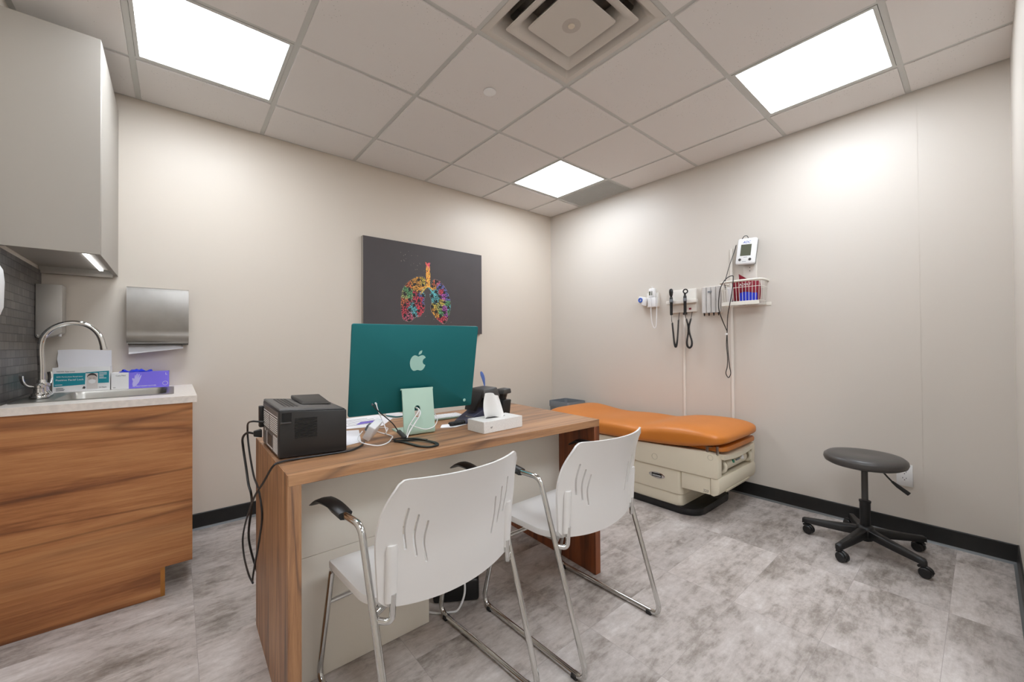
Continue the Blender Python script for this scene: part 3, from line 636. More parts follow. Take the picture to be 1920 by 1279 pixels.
def inside(p, poly):
    c = False; n = len(poly)
    for i in range(n):
        a, d = poly[i], poly[i-1]
        if (a[1] > p[1]) != (d[1] > p[1]) and p[0] < (d[0]-a[0])*(p[1]-a[1])/(d[1]-a[1])+a[0]: c = not c
    return c
f = MB(t); rr = random.Random(11); YP = -.0354
FN = [0]
def flake(X, Y, ang, ln, wd, c):
    FN[0] += 1; YQ = YP-.0002-.0000003*FN[0]
    f.mi = c; dx, dy = math.cos(ang), math.sin(ang); P = []
    for a, bb in ((-1, 0), (-.3, 1), (1, .25), (.3, -.8)):
        x, z = cz(X+dx*a*ln-dy*bb*wd, Y+dy*a*ln+dx*bb*wd); P.append((x, YQ, z))
    f.geo(P, [(0, 1, 2, 3)])
for poly in (LLg, RLg, [(575, 200), (640, 215), (632, 575), (574, 575)]):
    f.mi = 11; f.geo([(cz(p[0], p[1])[0], YP, cz(p[0], p[1])[1]) for p in poly], [tuple(range(len(poly)))])
for poly, hil, N in ((LLg, (575, 640), 1900), (RLg, (640, 650), 1750)):
    xs = [p[0] for p in poly]; ys = [p[1] for p in poly]; k = 0
    while k < N:
        p = (rr.uniform(min(xs), max(xs)), rr.uniform(min(ys), max(ys)))
        if not inside(p, poly): continue
        k += 1
        if math.sin(p[0]*.045)*math.sin(p[1]*.04+1.3) > .55: continue
        d = sorted((math.hypot(p[0]-s[0], p[1]-s[1])*rr.uniform(.75, 1.35), s[2]) for s in seeds)
        flake(p[0], p[1], math.atan2(p[1]-hil[1], p[0]-hil[0])+rr.gauss(0, .5), rr.uniform(5, 13), rr.uniform(1.8, 3.6), d[0][1])
    for q in cr([(a, c, 0) for a, c in poly], 9, True):
        flake(q.x+rr.uniform(-2, 2), q.y+rr.uniform(-2, 2), rr.uniform(0, 3), rr.uniform(2, 4.2), 1.8, 10)
for k in range(420):
    Y = 200+rr.random()*380; wdt = 34+8*max(0, (280-Y)/80); flake(604+rr.uniform(-wdt, wdt)*.95, Y, pi/2+rr.gauss(0, .3), rr.uniform(8, 16), rr.uniform(2.5, 5), (rr.choice([1, 1, 7, 9]) if Y < 270+rr.uniform(-30, 30) else rr.choice([0, 0, 0, 2, 9])))
for (a, c, e, g, col) in ((600, 560, 480, 690, 2), (560, 570, 430, 640, 0), (615, 580, 720, 690, 4), (600, 560, 680, 600, 0)):
    for k in range(34):
        s = k/33; flake(a+(e-a)*s+rr.uniform(-11, 11), c+(g-c)*s+rr.uniform(-9, 9), math.atan2(g-c, e-a)+rr.gauss(0, .2), 12, 3.4, col)
for X, Y in ((300, 68), (252, 122), (228, 140), (262, 182), (192, 226), (228, 208), (240, 218), (336, 268), (378, 240), (436, 262), (470, 222), (478, 236), (438, 114), (405, 326), (430, 320), (345, 125), (540, 330), (185, 100), (760, 1150), (848, 1190), (985, 1110), (692, 1070), (560, 1030)):
    flake(X, Y, rr.uniform(0, 3), rr.uniform(2.5, 6), 2.6, 10)
f.build('lung_print', [M['pal%d' % i] for i in range(10)]+[M['pal_w'], mat('art_black', (34, 32, 34), .6)], t, flat=True)

# ------------------------------------------------------------------ desk
DZ = .755
dk = thing('desk', 'walnut desk with a grey modesty panel in the middle of the room', 'desk', (-2.3, -1.55, 0))
FL, FR, BR, BL = (-3.002, -1.861), (-1.646, -1.921), (-1.606, -1.195), (-2.997, -1.235)
TH = .033
def lerp(a, c, s): return (a[0]+(c[0]-a[0])*s, a[1]+(c[1]-a[1])*s)
f = MB(dk); FLi = lerp(FL, FR, .0012); BLi = lerp(BL, BR, .0012); f.hexa([(*FLi, DZ-TH), (*FR, DZ-TH), (*BR, DZ-TH), (*BLi, DZ-TH), (*FLi, DZ), (*FR, DZ), (*BR, DZ), (*BLi, DZ)], .0012, 1); f.build('desktop', M['wood_desk'], dk)
f = MB(dk)
a1 = lerp(FL, FR, .036/1.357); b1 = lerp(BL, BR, .036/1.38)
lb_ = (-2.9972, -1.2352)
lb2 = (-2.9612, -1.2352)
f.hexa([(*FL, .0005), (*a1, .0005), (*lb2, .0005), (*lb_, .0005), (*FL, DZ-TH), (*a1, DZ-TH), (*lb2, DZ-TH), (*lb_, DZ-TH)], .0004, 1); f.hexa([(*FL, DZ-TH), (*FLi, DZ-TH), (*BLi, DZ-TH), (*BL, DZ-TH), (*FL, DZ-.0003), (*FLi, DZ-.0003), (*BLi, DZ-.0003), (*BL, DZ-.0003)]); f.build('side_panel', M['wood_deskv'], dk)
f = MB(dk)
a2 = lerp(FR, FL, .036/1.357); b2 = lerp(BR, BL, .036/1.38)
f.hexa([(*a2, .0005), (*FR, .0005), (*BR, .0005), (*b2, .0005), (*a2, DZ-TH), (*FR, DZ-TH), (*BR, DZ-TH), (*b2, DZ-TH)], .001, 1); f.build('side_panel', M['wood_leg'], dk)
f = MB(dk)
Mx = basis((0, -1.684, 0), (1, 0, 0), (0, 0, 1))
f.prism([(-2.964, .4205), (-2.4585, .4205), (-2.4585, .328), (-1.685, .328), (-1.685, DZ-TH-.0005), (-2.964, DZ-TH-.0005)], -.018, 0, M=Mx); f.build('modesty_panel', M['modesty'], dk)
f = MB(dk); f.box(-2.964, -1.684, .001, -2.458, -1.3, .4185, .001, 1); f.build('pedestal', M['modesty'], dk)

# monitor
DT = DZ+.0006
mo = thing('desktop_computer', 'teal all-in-one computer seen from behind on the desk', 'computer', (-2.457, -1.5644, DT), -.1061)
tl = .2007; zb = .8443-DT
Mp = basis((0, 0, zb), (1, 0, 0), (0, -math.sin(tl), math.cos(tl)))
f = MB(M=Mp); f.prism(rrect(-.2735, 0, .2735, .374, .008, 4), -.0118, 0, .002); o = f.build('display_housing', M['teal'], mo)
f = MB(M=Mp); f.prism(rrect(-.2715, .002, .2715, .372, .008, 4), -.0124, -.0117); f.build('screen', M['screen'], mo)
f = MB(M=Mp)
ap = [(0, .78), (.25, .9), (.55, .96), (.8, .84), (.97, .62)]
bite = [(1.05+.46*math.cos(rad(a)), .16+.46*math.sin(rad(a))) for a in range(105, 256, 15)]
rest = [(.97, -.33), (.85, -.66), (.62, -.93), (.36, -1.0), (.0, -.92), (-.36, -1.0), (-.62, -.93), (-.88, -.58), (-1.0, -.1), (-.98, .35), (-.8, .75), (-.5, .96), (-.22, .9)]
pts = [(v.x, v.y) for v in cr([(p[0], p[1], 0) for p in ap], 4)[:-1]]+bite+[(v.x, v.y) for v in cr([(p[0], p[1], 0) for p in rest]+[(0, .78, 0)], 4)[:-1]]
LO = (-.002, .213)
f.prism([(LO[0]+p[0]*.0345, LO[1]+p[1]*.034) for p in pts], -.0002, .0006)
leaf = [(.02+.0*k, 0) for k in range(0)]
lf = []
for k in range(9):
    s = k/8; lf.append((.02+.42*s-.13*math.sin(pi*s), 1.02+.56*s+.1*math.sin(pi*s)))
for k in range(1, 8):
    s = 1-k/8; lf.append((.02+.42*s+.13*math.sin(pi*s), 1.02+.56*s-.1*math.sin(pi*s)))
f.prism([(LO[0]+p[0]*.0345, LO[1]+p[1]*.034) for p in lf], -.0002, .0006)
f.build('apple_logo', M['mint_dk'], mo)
f = MB(M=Mp); f.lathe([(0, .0012), (.006, .0012), (.007, 0)], 18, M=Matrix.Translation((.235, .028, 0))); f.build('power_button', M['mint_dk'], mo)
f = MB()
side = fillet([(-.046, .19), (-.073, .01), (.12, .0035)], .014, 5)
SP = [(p.x, p.y) for p in side]
# the stand is a bent plate: sweep its side profile across the width
pr = [(-.043, .186), (-.045, .19), (-.071, .022), (-.0715, .012), (-.068, .0045), (-.06, 0), (.09, 0), (.094, .003), (.09, .006), (-.055, .0065), (-.062, .011), (-.064, .02), (-.039, .186)]
Mx = basis((-.0725, 0, 0), (0, 1, 0), (0, 0, 1))
f.prism(pr, 0, .1345, M=Mx)
so = f.build('stand', M['mint'], mo)
k = MB(); cap = [(0+.0125*math.cos(rad(a)), .098+.0125+.0125*math.sin(rad(a))) for a in range(0, 181, 20)]+[(.0125*math.cos(rad(a)), .098-.0125+.0125*math.sin(rad(a))) for a in range(180, 361, 20)]
k.prism([(p[0]-.011, p[1]-.003) for p in cap], -.03, .12, M=basis((0, 0, 0), (1, 0, 0), (0, 0, 1)))
cut(so, k)
f = MB(); f.cyl((-.075, -.036, .187), (.066, -.036, .187), .0042, seg=12); f.build('hinge', M['mint'], mo)

# printer
pt = thing('laser_printer', 'black laser printer at the left end of the desk', 'printer', (-2.886, -1.51, DT))
PX0, PX1, PY0, PY1 = -2.9885, -2.785, -1.668, -1.352; PT = .918-.755
f = MB(pt)
A_, B_, C_, D_ = (-2.9885, -1.662), (-2.784, -1.694), (-2.77, -1.372), (-2.9885, -1.352)
f.hexa([(*A_, .7575), (*B_, .7575), (*C_, .7575), (*D_, .7575), (*A_, .914), (*B_, .902), (*C_, .902), (*D_, .918)], .004, 2)
f.build('body', M['printer'], pt)
k = None
f = MB(pt)
f.hexa([(-2.9895, -1.66, .9145), (-2.786, -1.69, .9035), (-2.772, -1.374, .9035), (-2.9895, -1.354, .9195), (-2.984, -1.655, .9205), (-2.80, -1.682, .9085), (-2.785, -1.38, .9085), (-2.984, -1.358, .9255)], .002, 2)
f.build('top_cover', M['printer_gr'], pt)
f = MB(pt)
for i in range(4):
    for j in range(13):
        x = -2.962+i*.012; y = -1.60+j*.017; zz = .9205+.005*(y+1.655)/.297-.012*(x+2.984)/.184; f.hexa([(x, y, zz-.003), (x+.007, y, zz-.003), (x+.007, y+.012, zz-.003), (x, y+.012, zz-.003), (x, y, zz+.0004), (x+.007, y, zz), (x+.007, y+.012, zz+.0003), (x, y+.012, zz+.0006)])
f.build('top_vent', M['black'], pt)
f = MB(pt)
f.hexa([(-2.90, -1.56, .917), (-2.80, -1.58, .912), (-2.79, -1.40, .913), (-2.90, -1.385, .92), (-2.885, -1.53, .9225), (-2.815, -1.54, .919), (-2.80, -1.40, .932), (-2.90, -1.385, .934)], .003); f.build('paper_tray', M['black'], pt)
# back (facing left): ribbed grey panel with label
Mb = basis((-2.9893, -1.36, .758), (0, -1, 0), (0, 0, 1))
f = MB(pt, M=Mb); f.box(.006, .006, 0, .293, .15, .0012); f.build('rear_panel', M['printer_panel'], pt)
f = MB(pt, M=Mb)
f.box(.012, .131, .001, .288, .1325, .0022)
for i in range(8):
    f.box(.02, .122-i*.0068, .001, .135, .1243-i*.0068, .0026); f.box(.155, .122-i*.0068, .001, .282, .1243-i*.0068, .0026)
for i in range(13): f.box(.215, .062-i*.0042, .001, .285, .0635-i*.0042, .0022)
f.box(.092, .012, .001, .094, .062, .0022); f.box(.092, .012, .001, .2, .0135, .0022)
f.text('HL', .012, Matrix.Translation((.055, .06, .0016)))
f.build('rear_ribs', M['box_white'], pt)
f = MB(pt, M=Mb); f.box(.1, .018, .001, .19, .058, .0018); f.build('rating_label', M['dkgray'], pt)
# side (facing the room) vent grille and handle recess
dx, dy = B_[0]-A_[0], B_[1]-A_[1]; Ms = basis((A_[0], A_[1]-.0006, .758), (dx, dy, 0), (0, 0, 1))
f = MB(pt, M=Ms)
for i in range(13):
    z = .062+i*.0052
    f.hexa([(.045, z, -.001), (.112, z+.0, -.001), (.112, z+.0012, -.001), (.045, z+.0012, -.001), (.045, z, .0012), (.112, z, .0012), (.112, z+.0028, .0012), (.045, z+.0028, .0012)])
f.build('side_vent', M['black_gl'], pt)
f = MB(pt, M=Ms); f.box(.008, .118, -.001, .036, .148, .0006); f.build('grip_recess', M['black_gl'], pt)
f = MB(pt, M=Ms); f.hexa([(.004, .112, 0), (.036, .112, 0), (.036, .118, 0), (.004, .118, 0), (.004, .114, .003), (.034, .114, .003), (.034, .118, .003), (.004, .118, .003)]); f.build('grip_lip', M['printer_gr'], pt)
f = MB(pt); f.box(-3.005, -1.385, .82, -2.9898, -1.356, .9, .003); f.build('duplex_flap', M['black'], pt)

# cables
def cable(name, label, pts, r, m, cat='cable', n=6, seg=8, plug=None):
    f = MB(); P = cr(pts, n); f.tube(P, r, seg); o = f.build(name, m)
    return tag(o, label, cat)
f = MB()
P = cr([(-2.996, -1.425, .845), (-3.006, -1.42, .847), (-3.03, -1.405, .85), (-3.035, -1.33, .832), (-3.032, -1.29, .80), (-3.03, -1.285, .76), (-3.03, -1.344, .707), (-3.028, -1.425, .651), (-3.028, -1.521, .635), (-3.028, -1.593, .592), (-3.028, -1.598, .543), (-3.028, -1.52, .431), (-3.028, -1.442, .337), (-3.03, -1.40, .262), (-3.034, -1.44, .275), (-3.04, -1.382, .283), (-3.04, -1.254, .30), (-3.04, -1.219, .355), (-3.04, -1.32, .461), (-3.04, -1.522, .605), (-3.03, -1.65, .69), (-3.018, -1.725, .752), (-2.996, -1.716, .7605), (-2.942, -1.704, .7595), (-2.867, -1.712, .7595), (-2.787, -1.716, .7595), (-2.755, -1.70, .7595), (-2.725, -1.67, .7595), (-2.70, -1.63, .7595)], 6)
f.tube(P, .0033, 8)
tag(f.build('printer_cable', M['black']), 'thin black cable looping down the left side of the desk from the printer', 'cable')
f = MB()
f.tube(cr([(-3.022, -1.38, .80), (-3.04, -1.35, .80), (-3.05, -1.31, .775), (-3.045, -1.28, .73), (-3.04, -1.327, .657), (-3.04, -1.385, .615), (-3.035, -1.41, .585), (-3.02, -1.30, .50), (-3.02, -1.22, .35), (-2.99, -1.2, .2), (-2.95, -1.19, .06), (-2.9, -1.17, .006), (-2.7, -1.1, .006)], 6), .0042, 8)
o = f.build('mains_cable', M['black']); o.name = 'mains_cable'; tag(o, 'thicker black power cord plugged into the back of the printer', 'cable')
f = MB(); f.hexa([(-3.024, -1.392, .79), (-2.9985, -1.4, .784), (-2.9985, -1.37, .784), (-3.024, -1.378, .79), (-3.024, -1.392, .81), (-2.9985, -1.4, .814), (-2.9985, -1.37, .814), (-3.024, -1.378, .81)], .002); f.build('plug', M['black'], o)

# things on the desk
def sheet(name, label, poly, z, m, cat='paper', extra=None, group=None):
    t = thing(name, label, cat, (poly[0][0], poly[0][1], z), 0, group)
    f = MB(t); f.prism(poly, z, z+.0008); f.build('sheet', m, t)
    return t
p1 = sheet('paper_sheet', 'white form with a purple mark lying left of the computer stand', [(-2.735, -1.30), (-2.515, -1.352), (-2.40, -1.2), (-2.42, -1.05), (-2.68, -1.05)], DT, M['white_paper'])
f = MB(p1)
for i in range(5): f.box(-2.66+.03*(i % 2), -1.12-.035*i, DT+.0008, -2.5+.02*(i % 3), -1.113-.035*i, DT+.001)
f.build('lines_of_text', M['ink'], p1)
f = MB(p1); f.prism([(-2.60, -1.25), (-2.47, -1.24), (-2.46, -1.2), (-2.56, -1.195)], DT+.0008, DT+.0011); f.build('purple_mark', M['purple_ink'], p1)
p2 = sheet('paper_sheet', 'white paper beside the printer behind the power adapter', [(-2.762, -1.62), (-2.70, -1.60), (-2.63, -1.37), (-2.755, -1.33)], DT, M['white_paper'])
p3 = sheet('paper_sheet', 'small white note in front of the keyboard by the tissue box', [(-2.34, -1.575), (-2.28, -1.605), (-2.205, -1.585), (-2.215, -1.53), (-2.3, -1.52)], DT, M['white_paper'])
t = thing('mouse', 'low green and white mouse on the form left of the stand', 'mouse', (-2.375, -1.17, DT+.002), rad(15))
f = MB(); f.loft([[(x*s, y*s, z) for x, y in rrect(-.028, -.055, .028, .055, .026, 5)] for s, z in ((.8, .0), (1, .004), (1, .009))]); f.build('base', M['teal'], t)
f = MB(); f.loft([[(x*s, y*s, z) for x, y in rrect(-.028, -.055, .028, .055, .026, 5)] for s, z in ((1, .0091), (.95, .014), (.8, .018), (.5, .021), (.1, .0218))]); f.build('top_shell', M['white'], t)
t = thing('keyboard', 'slim white keyboard behind the computer stand', 'keyboard', (-2.235, -1.37, DT), rad(-4))
f = MB(); f.prism(rrect(-.14, -.045, .14, .06, .008, 4), .001, .008, .0015); f.build('base', M['mint'], t)
f = MB()
for r_ in range(6):
    for c_ in range(14):
        if r_ == 0 and 4 <= c_ <= 8:
            if c_ == 4: f.box(-.134+4*.0193, -.040, .008, -.134+9*.0193-.0028, -.026, .0105, .0008, 1)
            continue
        x = -.134+c_*.0193; y = -.040+r_*.0168; f.box(x, y, .008, x+.0165, y+.0138, .0105, .0008, 1)
f.build('keys', M['keys'], t)

t = thing('tissue_box', 'white tissue box with a tissue standing up near the front edge of the desk', 'tissue box', (-2.16, -1.75, DT), rad(2.5))
f = MB(); f.box(-.111, -.055, 0, .111, .06, .05, .0015, 1); bx = f.build('carton', M['tissue_box'], t)
f = MB(); f.prism([(.058*math.cos(a), .004+.012*math.sin(a)) for a in [2*pi*k/28 for k in range(28)]], .0502, .0507); f.build('opening', M['black'], t)
f = MB()
def tis(u, v):
    wv = .06-.026*v+.006*math.sin(3*v); x = -.004+(u-.5)*2*wv
    return (x-.010*v, .004+.014*math.sin(u*7+v*2)*(1-.3*v)-.018*(1-v)*abs(u-.5), 0.0506+.108*v-.010*v*u+.005*math.sin(5*u))
f.shell(tis, 15, 11, lambda u, v: (0, .0012, 0)); f.build('tissue', M['tissue'], t, angle=60)
f = MB(M=basis((-.07, -.0556, .022), (1, 0, 0), (0, 0, 1))); f.text('67', .011, Matrix.Identity(4)); f.build('printed_mark', M['ink'], t)

t = thing('desk_phone', 'black desk phone with its handset, behind the tissue box', 'telephone', (-2.09, -1.545, DT), rad(4))
f = MB()
f.hexa([(-.125, -.03, .001), (.07, -.045, .001), (.07, .09, .001), (-.125, .06, .001), (-.118, -.025, .012), (.04, -.05, .09), (.05, .08, .09), (-.118, .055, .012)], .004); f.build('base', M['navy'], t)
f = MB()
f.hexa([(-.068, -.022, .056), (-.035, -.06, .158), (-.022, -.06, .152), (-.05, -.022, .05), (-.068, .05, .056), (-.035, .06, .158), (-.022, .06, .152), (-.05, .05, .05)], .003); f.build('display_panel', M['black'], t)
f = MB()
f.hexa([(-.04, -.062, .155), (.055, -.055, .163), (.055, .05, .163), (-.04, .06, .155), (-.035, -.07, .115), (.062, -.07, .118), (.062, .05, .118), (-.035, .06, .115)], .006); f.build('display_hood', M['dkgray'], t)
f = MB()
f.hexa([(-.02, -.06, .001), (.075, -.06, .001), (.075, .06, .001), (-.02, .06, .001), (.0, -.062, .11), (.058, -.062, .11), (.058, .05, .11), (.0, .05, .11)], .004); f.build('stand_foot', M['black'], t)
f = MB()
f.tube(cr([(.135, .02, .03), (.14, .015, .06), (.142, .0, .10), (.135, -.02, .135)], 5), [.017]*16, 12, flat=1.4); hs = f.build('handset', M['dkgray'], t)
f = MB(); f.hexa([(.105, -.045, .118), (.165, -.045, .122), (.165, .01, .122), (.105, .01, .118), (.11, -.045, .145), (.16, -.045, .148), (.16, .01, .148), (.11, .01, .145)], .006); f.build('earpiece', M['dkgray'], hs)
f = MB(); f.hexa([(.10, -.04, .002), (.155, -.04, .002), (.155, .045, .002), (.10, .045, .002), (.11, -.04, .09), (.168, -.04, .09), (.168, .03, .09), (.11, .03, .09)], .005); f.build('handset_cradle', M['black'], t)
f = MB()
for k in range(24):
    pass
N = 150; f.tube([(-.205+.085*i/N, -.02+.009*math.cos(i*.55), .0105+.008*math.sin(i*.55)) for i in range(N)], .0028, 6); f.build('coiled_cord', M['black'], t)
f = MB(); f.tube(cr([(-.12, -.028, .038), (-.09, -.042, .03), (-.05, -.056, .012), (-.01, -.066, .004)], 4), .0022, 6); f.build('silver_trim', M['chrome'], t)
t = thing('pen', 'blue paddle shaped pen sticking up behind the desk phone', 'pen', (-2.02, -1.46, DT))
f = MB(); f.cyl((.006, 0, .001), (.012, 0, .155), .003, seg=10); f.build('shaft', M['navy'], t)
f = MB(); f.loft([[(.012+a+w_*math.cos(q), .004*math.sin(q)*w_/.012, z) for q in [2*pi*k/14 for k in range(14)]] for a, w_, z in ((0, .003, .153), (-.003, .0065, .172), (-.008, .0105, .195), (-.014, .0118, .212), (-.02, .0085, .228), (-.023, .002, .234))]); f.build('paddle', mat('pen_blue', (92, 118, 184), .4), t)

t = thing('power_adapter', 'square white power adapter tipped up on the desk by the printer', 'power adapter', (-2.655, -1.60, DT), rad(0))
Mx = Matrix.Translation((0, 0, .042)) @ Matrix.Rotation(rad(-38), 4, 'Z') @ Matrix.Rotation(rad(32), 4, 'Y') @ Matrix.Rotation(rad(18), 4, 'X')
f = MB(M=Mx); f.box(-.014, -.036, -.033, .014, .036, .033, .004, 3); f.build('block', M['white'], t)
f = MB(M=Mx); f.box(-.026, -.012, -.014, -.012, .012, .012, .002, 2); f.build('plug_head', M['gray_pl'], t)
t = thing('charging_cable', 'white cable curled on the desk in front of the power adapter', 'cable', (-2.68, -1.66, DT))
f = MB(t); f.tube(cr([(-2.676, -1.545, .785), (-2.71, -1.592, .772), (-2.722, -1.66, .769), (-2.705, -1.702, .765), (-2.674, -1.712, .7585), (-2.632, -1.69, .7585), (-2.597, -1.64, .7585), (-2.575, -1.595, .7585), (-2.585, -1.5, .7585), (-2.60, -1.42, .76), (-2.63, -1.45, .765)], 6), .0023, 8); f.build('lead', M['white'], t)
t = thing('dongle', 'dark grey adapter dongle on a black lead from the back of the computer', 'adapter', (-2.565, -1.65, DT))
Pj = mo.matrix_basis @ Mp
pA = Pj @ Vector((-.183, .047, .012)); pB = Pj @ Vector((-.183, .047, .0005))
f = MB(t); f.tube(cr([pA, pA+Vector((.012, -.014, -.02)), (-2.593, -1.635, .822), (-2.575, -1.64, .795), (-2.567, -1.643, .782)], 6), .0024, 8); f.build('lead', M['black'], t)
f = MB(t); f.cyl(pB, pA, .004, seg=10); f.build('plug', M['gray_pl'], t)
f = MB(t); f.box(-.008, -.026, -.006, .008, .026, .006, .003, 2, M=Matrix.Translation((-2.563, -1.662, .775)) @ Matrix.Rotation(rad(10), 4, 'Z') @ Matrix.Rotation(rad(24), 4, 'X')); f.build('body', M['dkgray'], t)
t = thing('computer_lead', 'white lead plugged into the back of the computer beside the black one', 'cable', (-2.55, -1.6, DT))
pA = Pj @ Vector((-.17, .05, .012)); pB = Pj @ Vector((-.17, .05, .0005))
f = MB(t); f.cyl(pB, pA, .0038, seg=10); f.build('plug', M['white'], t)
f = MB(t); f.tube(cr([pA, pA+Vector((.006, -.008, -.03)), (-2.605, -1.61, .79), (-2.60, -1.585, .768), (-2.565, -1.52, .7655), (-2.53, -1.44, .7615), (-2.56, -1.40, .7605)], 6), .0022, 8); f.build('lead', M['white'], t)
t = thing('stand_cables', 'white cables threaded through the hole in the computer stand', 'cable', (-2.48, -1.655, DT))
f = MB(t)
f.tube(cr([(-2.476, -1.598, .868), (-2.474, -1.63, .862), (-2.478, -1.653, .845), (-2.50, -1.656, .815), (-2.525, -1.66, .785), (-2.545, -1.67, .7595), (-2.55, -1.685, .7585)], 6), .0026, 8)
f.tube(cr([(-2.47, -1.6, .862), (-2.476, -1.636, .856), (-2.50, -1.65, .835), (-2.525, -1.648, .80), (-2.54, -1.655, .765), (-2.556, -1.668, .7585)], 6), .002, 8)
f.tube(cr([(-2.52, -1.65, .806), (-2.49, -1.648, .79), (-2.45, -1.652, .778), (-2.41, -1.648, .785), (-2.382, -1.625, .81), (-2.378, -1.59, .83)], 6), .0018, 8)
f.build('leads', M['white'], t)
t = thing('black_strap', 'flat black strap looped on the desk in front of the computer', 'strap', (-2.55, -1.75, DT))
f = MB(t)
def ribbon(P, w, th):
    P = cr(P, 5); R = []
    for i, p in enumerate(P):
        d = P[min(i+1, len(P)-1)]-P[max(i-1, 0)]; n_ = Vector((-d.y, d.x, 0)).normalized()
        R.append([p-n_*w/2, p+n_*w/2, p+n_*w/2+Vector((0, 0, th)), p-n_*w/2+Vector((0, 0, th))])
    f.loft(R)
ribbon([(-2.60, -1.672, .7565), (-2.57, -1.70, .757), (-2.545, -1.72, .759), (-2.52, -1.75, .76), (-2.505, -1.79, .759), (-2.50, -1.82, .7575), (-2.508, -1.845, .7565), (-2.53, -1.852, .7565), (-2.553, -1.843, .7565), (-2.568, -1.81, .7565), (-2.577, -1.76, .757), (-2.588, -1.715, .7575), (-2.602, -1.69, .7565)], .013, .0035)
ribbon([(-2.605, -1.668, .7605), (-2.58, -1.672, .7625), (-2.555, -1.69, .761), (-2.535, -1.72, .7635), (-2.515, -1.775, .7638)], .012, .003)
f.build('webbing', M['black'], t)
t = thing('battery_backup', 'black power backup box on the floor under the desk', 'power backup', (-2.258, -1.572, 0), rad(-33))
f = MB(); f.box(-.1, -.095, .002, .1, .095, .098, .012, 3); f.build('housing', M['black'], t)
f = MB(); f.box(-.092, -.088, .098, .092, .088, .102, .002, 1); f.build('top_plate', M['dkgray'], t)
f = MB()
for i in range(4): f.box(-.02, -.078+i*.042, .102, .02, -.05+i*.042, .1035, .001, 1)
f.build('sockets', M['black_gl'], t)
f = MB(); f.tube(cr([(-2.285, -1.615, .1095), (-2.284, -1.65, .13), (-2.288, -1.685, .10), (-2.30, -1.70, .05), (-2.335, -1.705, .008), (-2.37, -1.69, .005), (-2.43, -1.64, .005), (-2.447, -1.56, .005), (-2.4425, -1.48, .05)], 6), .0045, 8)
tag(f.build('white_power_cord', M['white']), 'white power cord curling on the floor under the desk', 'cable')

# ------------------------------------------------------------------ visitor chairs
ch = thing('visitor_chair', 'white plastic visitor chair nearest the camera, at the left half of the desk', 'chair', (-2.6203, -1.9575, 0), .0665, 'white visitor chairs')
wf, wa, hl, hlf = .2405, .247, .289, .277
yA, zA, yT, zT, wT = -.0795, .638, .190, .643, .288
def lx(z): return wf+(wa-wf)*(z-.012)/(zA-.012)
def ly(z): return -hl+(yA+hl)*(z-.012)/(zA-.012)
TR = .0098
ft = (.235, .165, .425)
for s in (-1, 1):
    f = MB()
    P = [(s*.2545, .05, zA), (s*wa, yA, zA), (s*wf, -hl, .0125), (s*wf, hlf, .0125), (s*ft[0], ft[1], ft[2]), (s*.215, -.12, .422)]
    f.tube(fillet(P, [0, .045, .04, .045, .03, 0], 8), TR, 12); fr = f.build('leg_frame', M['chrome'], ch)
    for y in (-hl+.055, hl-.06):
        f = MB(); f.box(s*wf-.012, y-.012, .0003, s*wf+.012, y+.012, .008, .002, 1); f.box(s*wf-.0125, y-.0115, .006, s*wf+.0125, y+.0115, .018, .003, 1); f.build('glide', M['black'], fr)
    # armrest pad: widens towards the front and curls down at the tip
    f = MB(); R = []
    for k in range(12):
        q = k/11; y = yA+.095+(yT-yA-.082)*q; x = s*(.2515+(.268-.2515)*q); w_ = .0205+.005*math.sin(pi*q*.6); z = zA+.004+.011*math.sin(pi*min(1, q*1.02))-(.018*max(0, (q-.72)/.28)**1.6)
        th = .011 if q > .35 else .018
        if q > .85: th = .011-.05*(q-.85)
        sec = [(-w_, 0), (-w_*.8, .004), (0, .007), (w_*.8, .004), (w_, 0), (w_*.7, -th*.8), (0, -th), (-w_*.7, -th*.8)]
        R.append([(x+a, y, z+c) for a, c in sec])
    f.loft(R); f.build('armrest', M['black'], ch, angle=50)
    f = MB()
    z = .412; lg = (s*lx(z), ly(z), z)
    f.tube(fillet([(s*.204, -.178, .478), (s*.206, -.175, .402), (s*(lx(z)-.004), ly(z)+.004, z)], .022, 6), .0085, 10); f.build('back_support', M['chrome'], ch)
f = MB(); zc = .30; q = (zc-.0125)/(ft[2]-.0125); yc = hlf+(ft[1]-hlf)*q; xc = wf+(ft[0]-wf)*q
f.cyl((-xc, yc, zc), (xc, yc, zc), .0085, seg=12); f.build('front_rail', M['chrome'], ch)
f = MB(); z = .425; f.tube(fillet([(-lx(z), ly(z), z), (-.16, -.10, .418), (.16, -.10, .418), (lx(z), ly(z), z)], .03, 5), .0085, 10); f.build('rear_rail', M['chrome'], ch)
f = MB()
def seat_pt(u, v):
    y = -.142+.337*v; w_ = .242-.045*max(0, (.28-v)/.28)**2-.01*max(0, (v-.85)/.15)**2; x = (u-.5)*2*w_
    z = .441-.010*math.sin(pi*v)*(1-(2*u-1)**2)-.012*max(0, (v-.8)/.2)**2+.004*abs(2*u-1)**3
    return (x, y, z)
f.shell(seat_pt, 25, 21, lambda u, v: (0, 0, -.006)); f.mi = 0
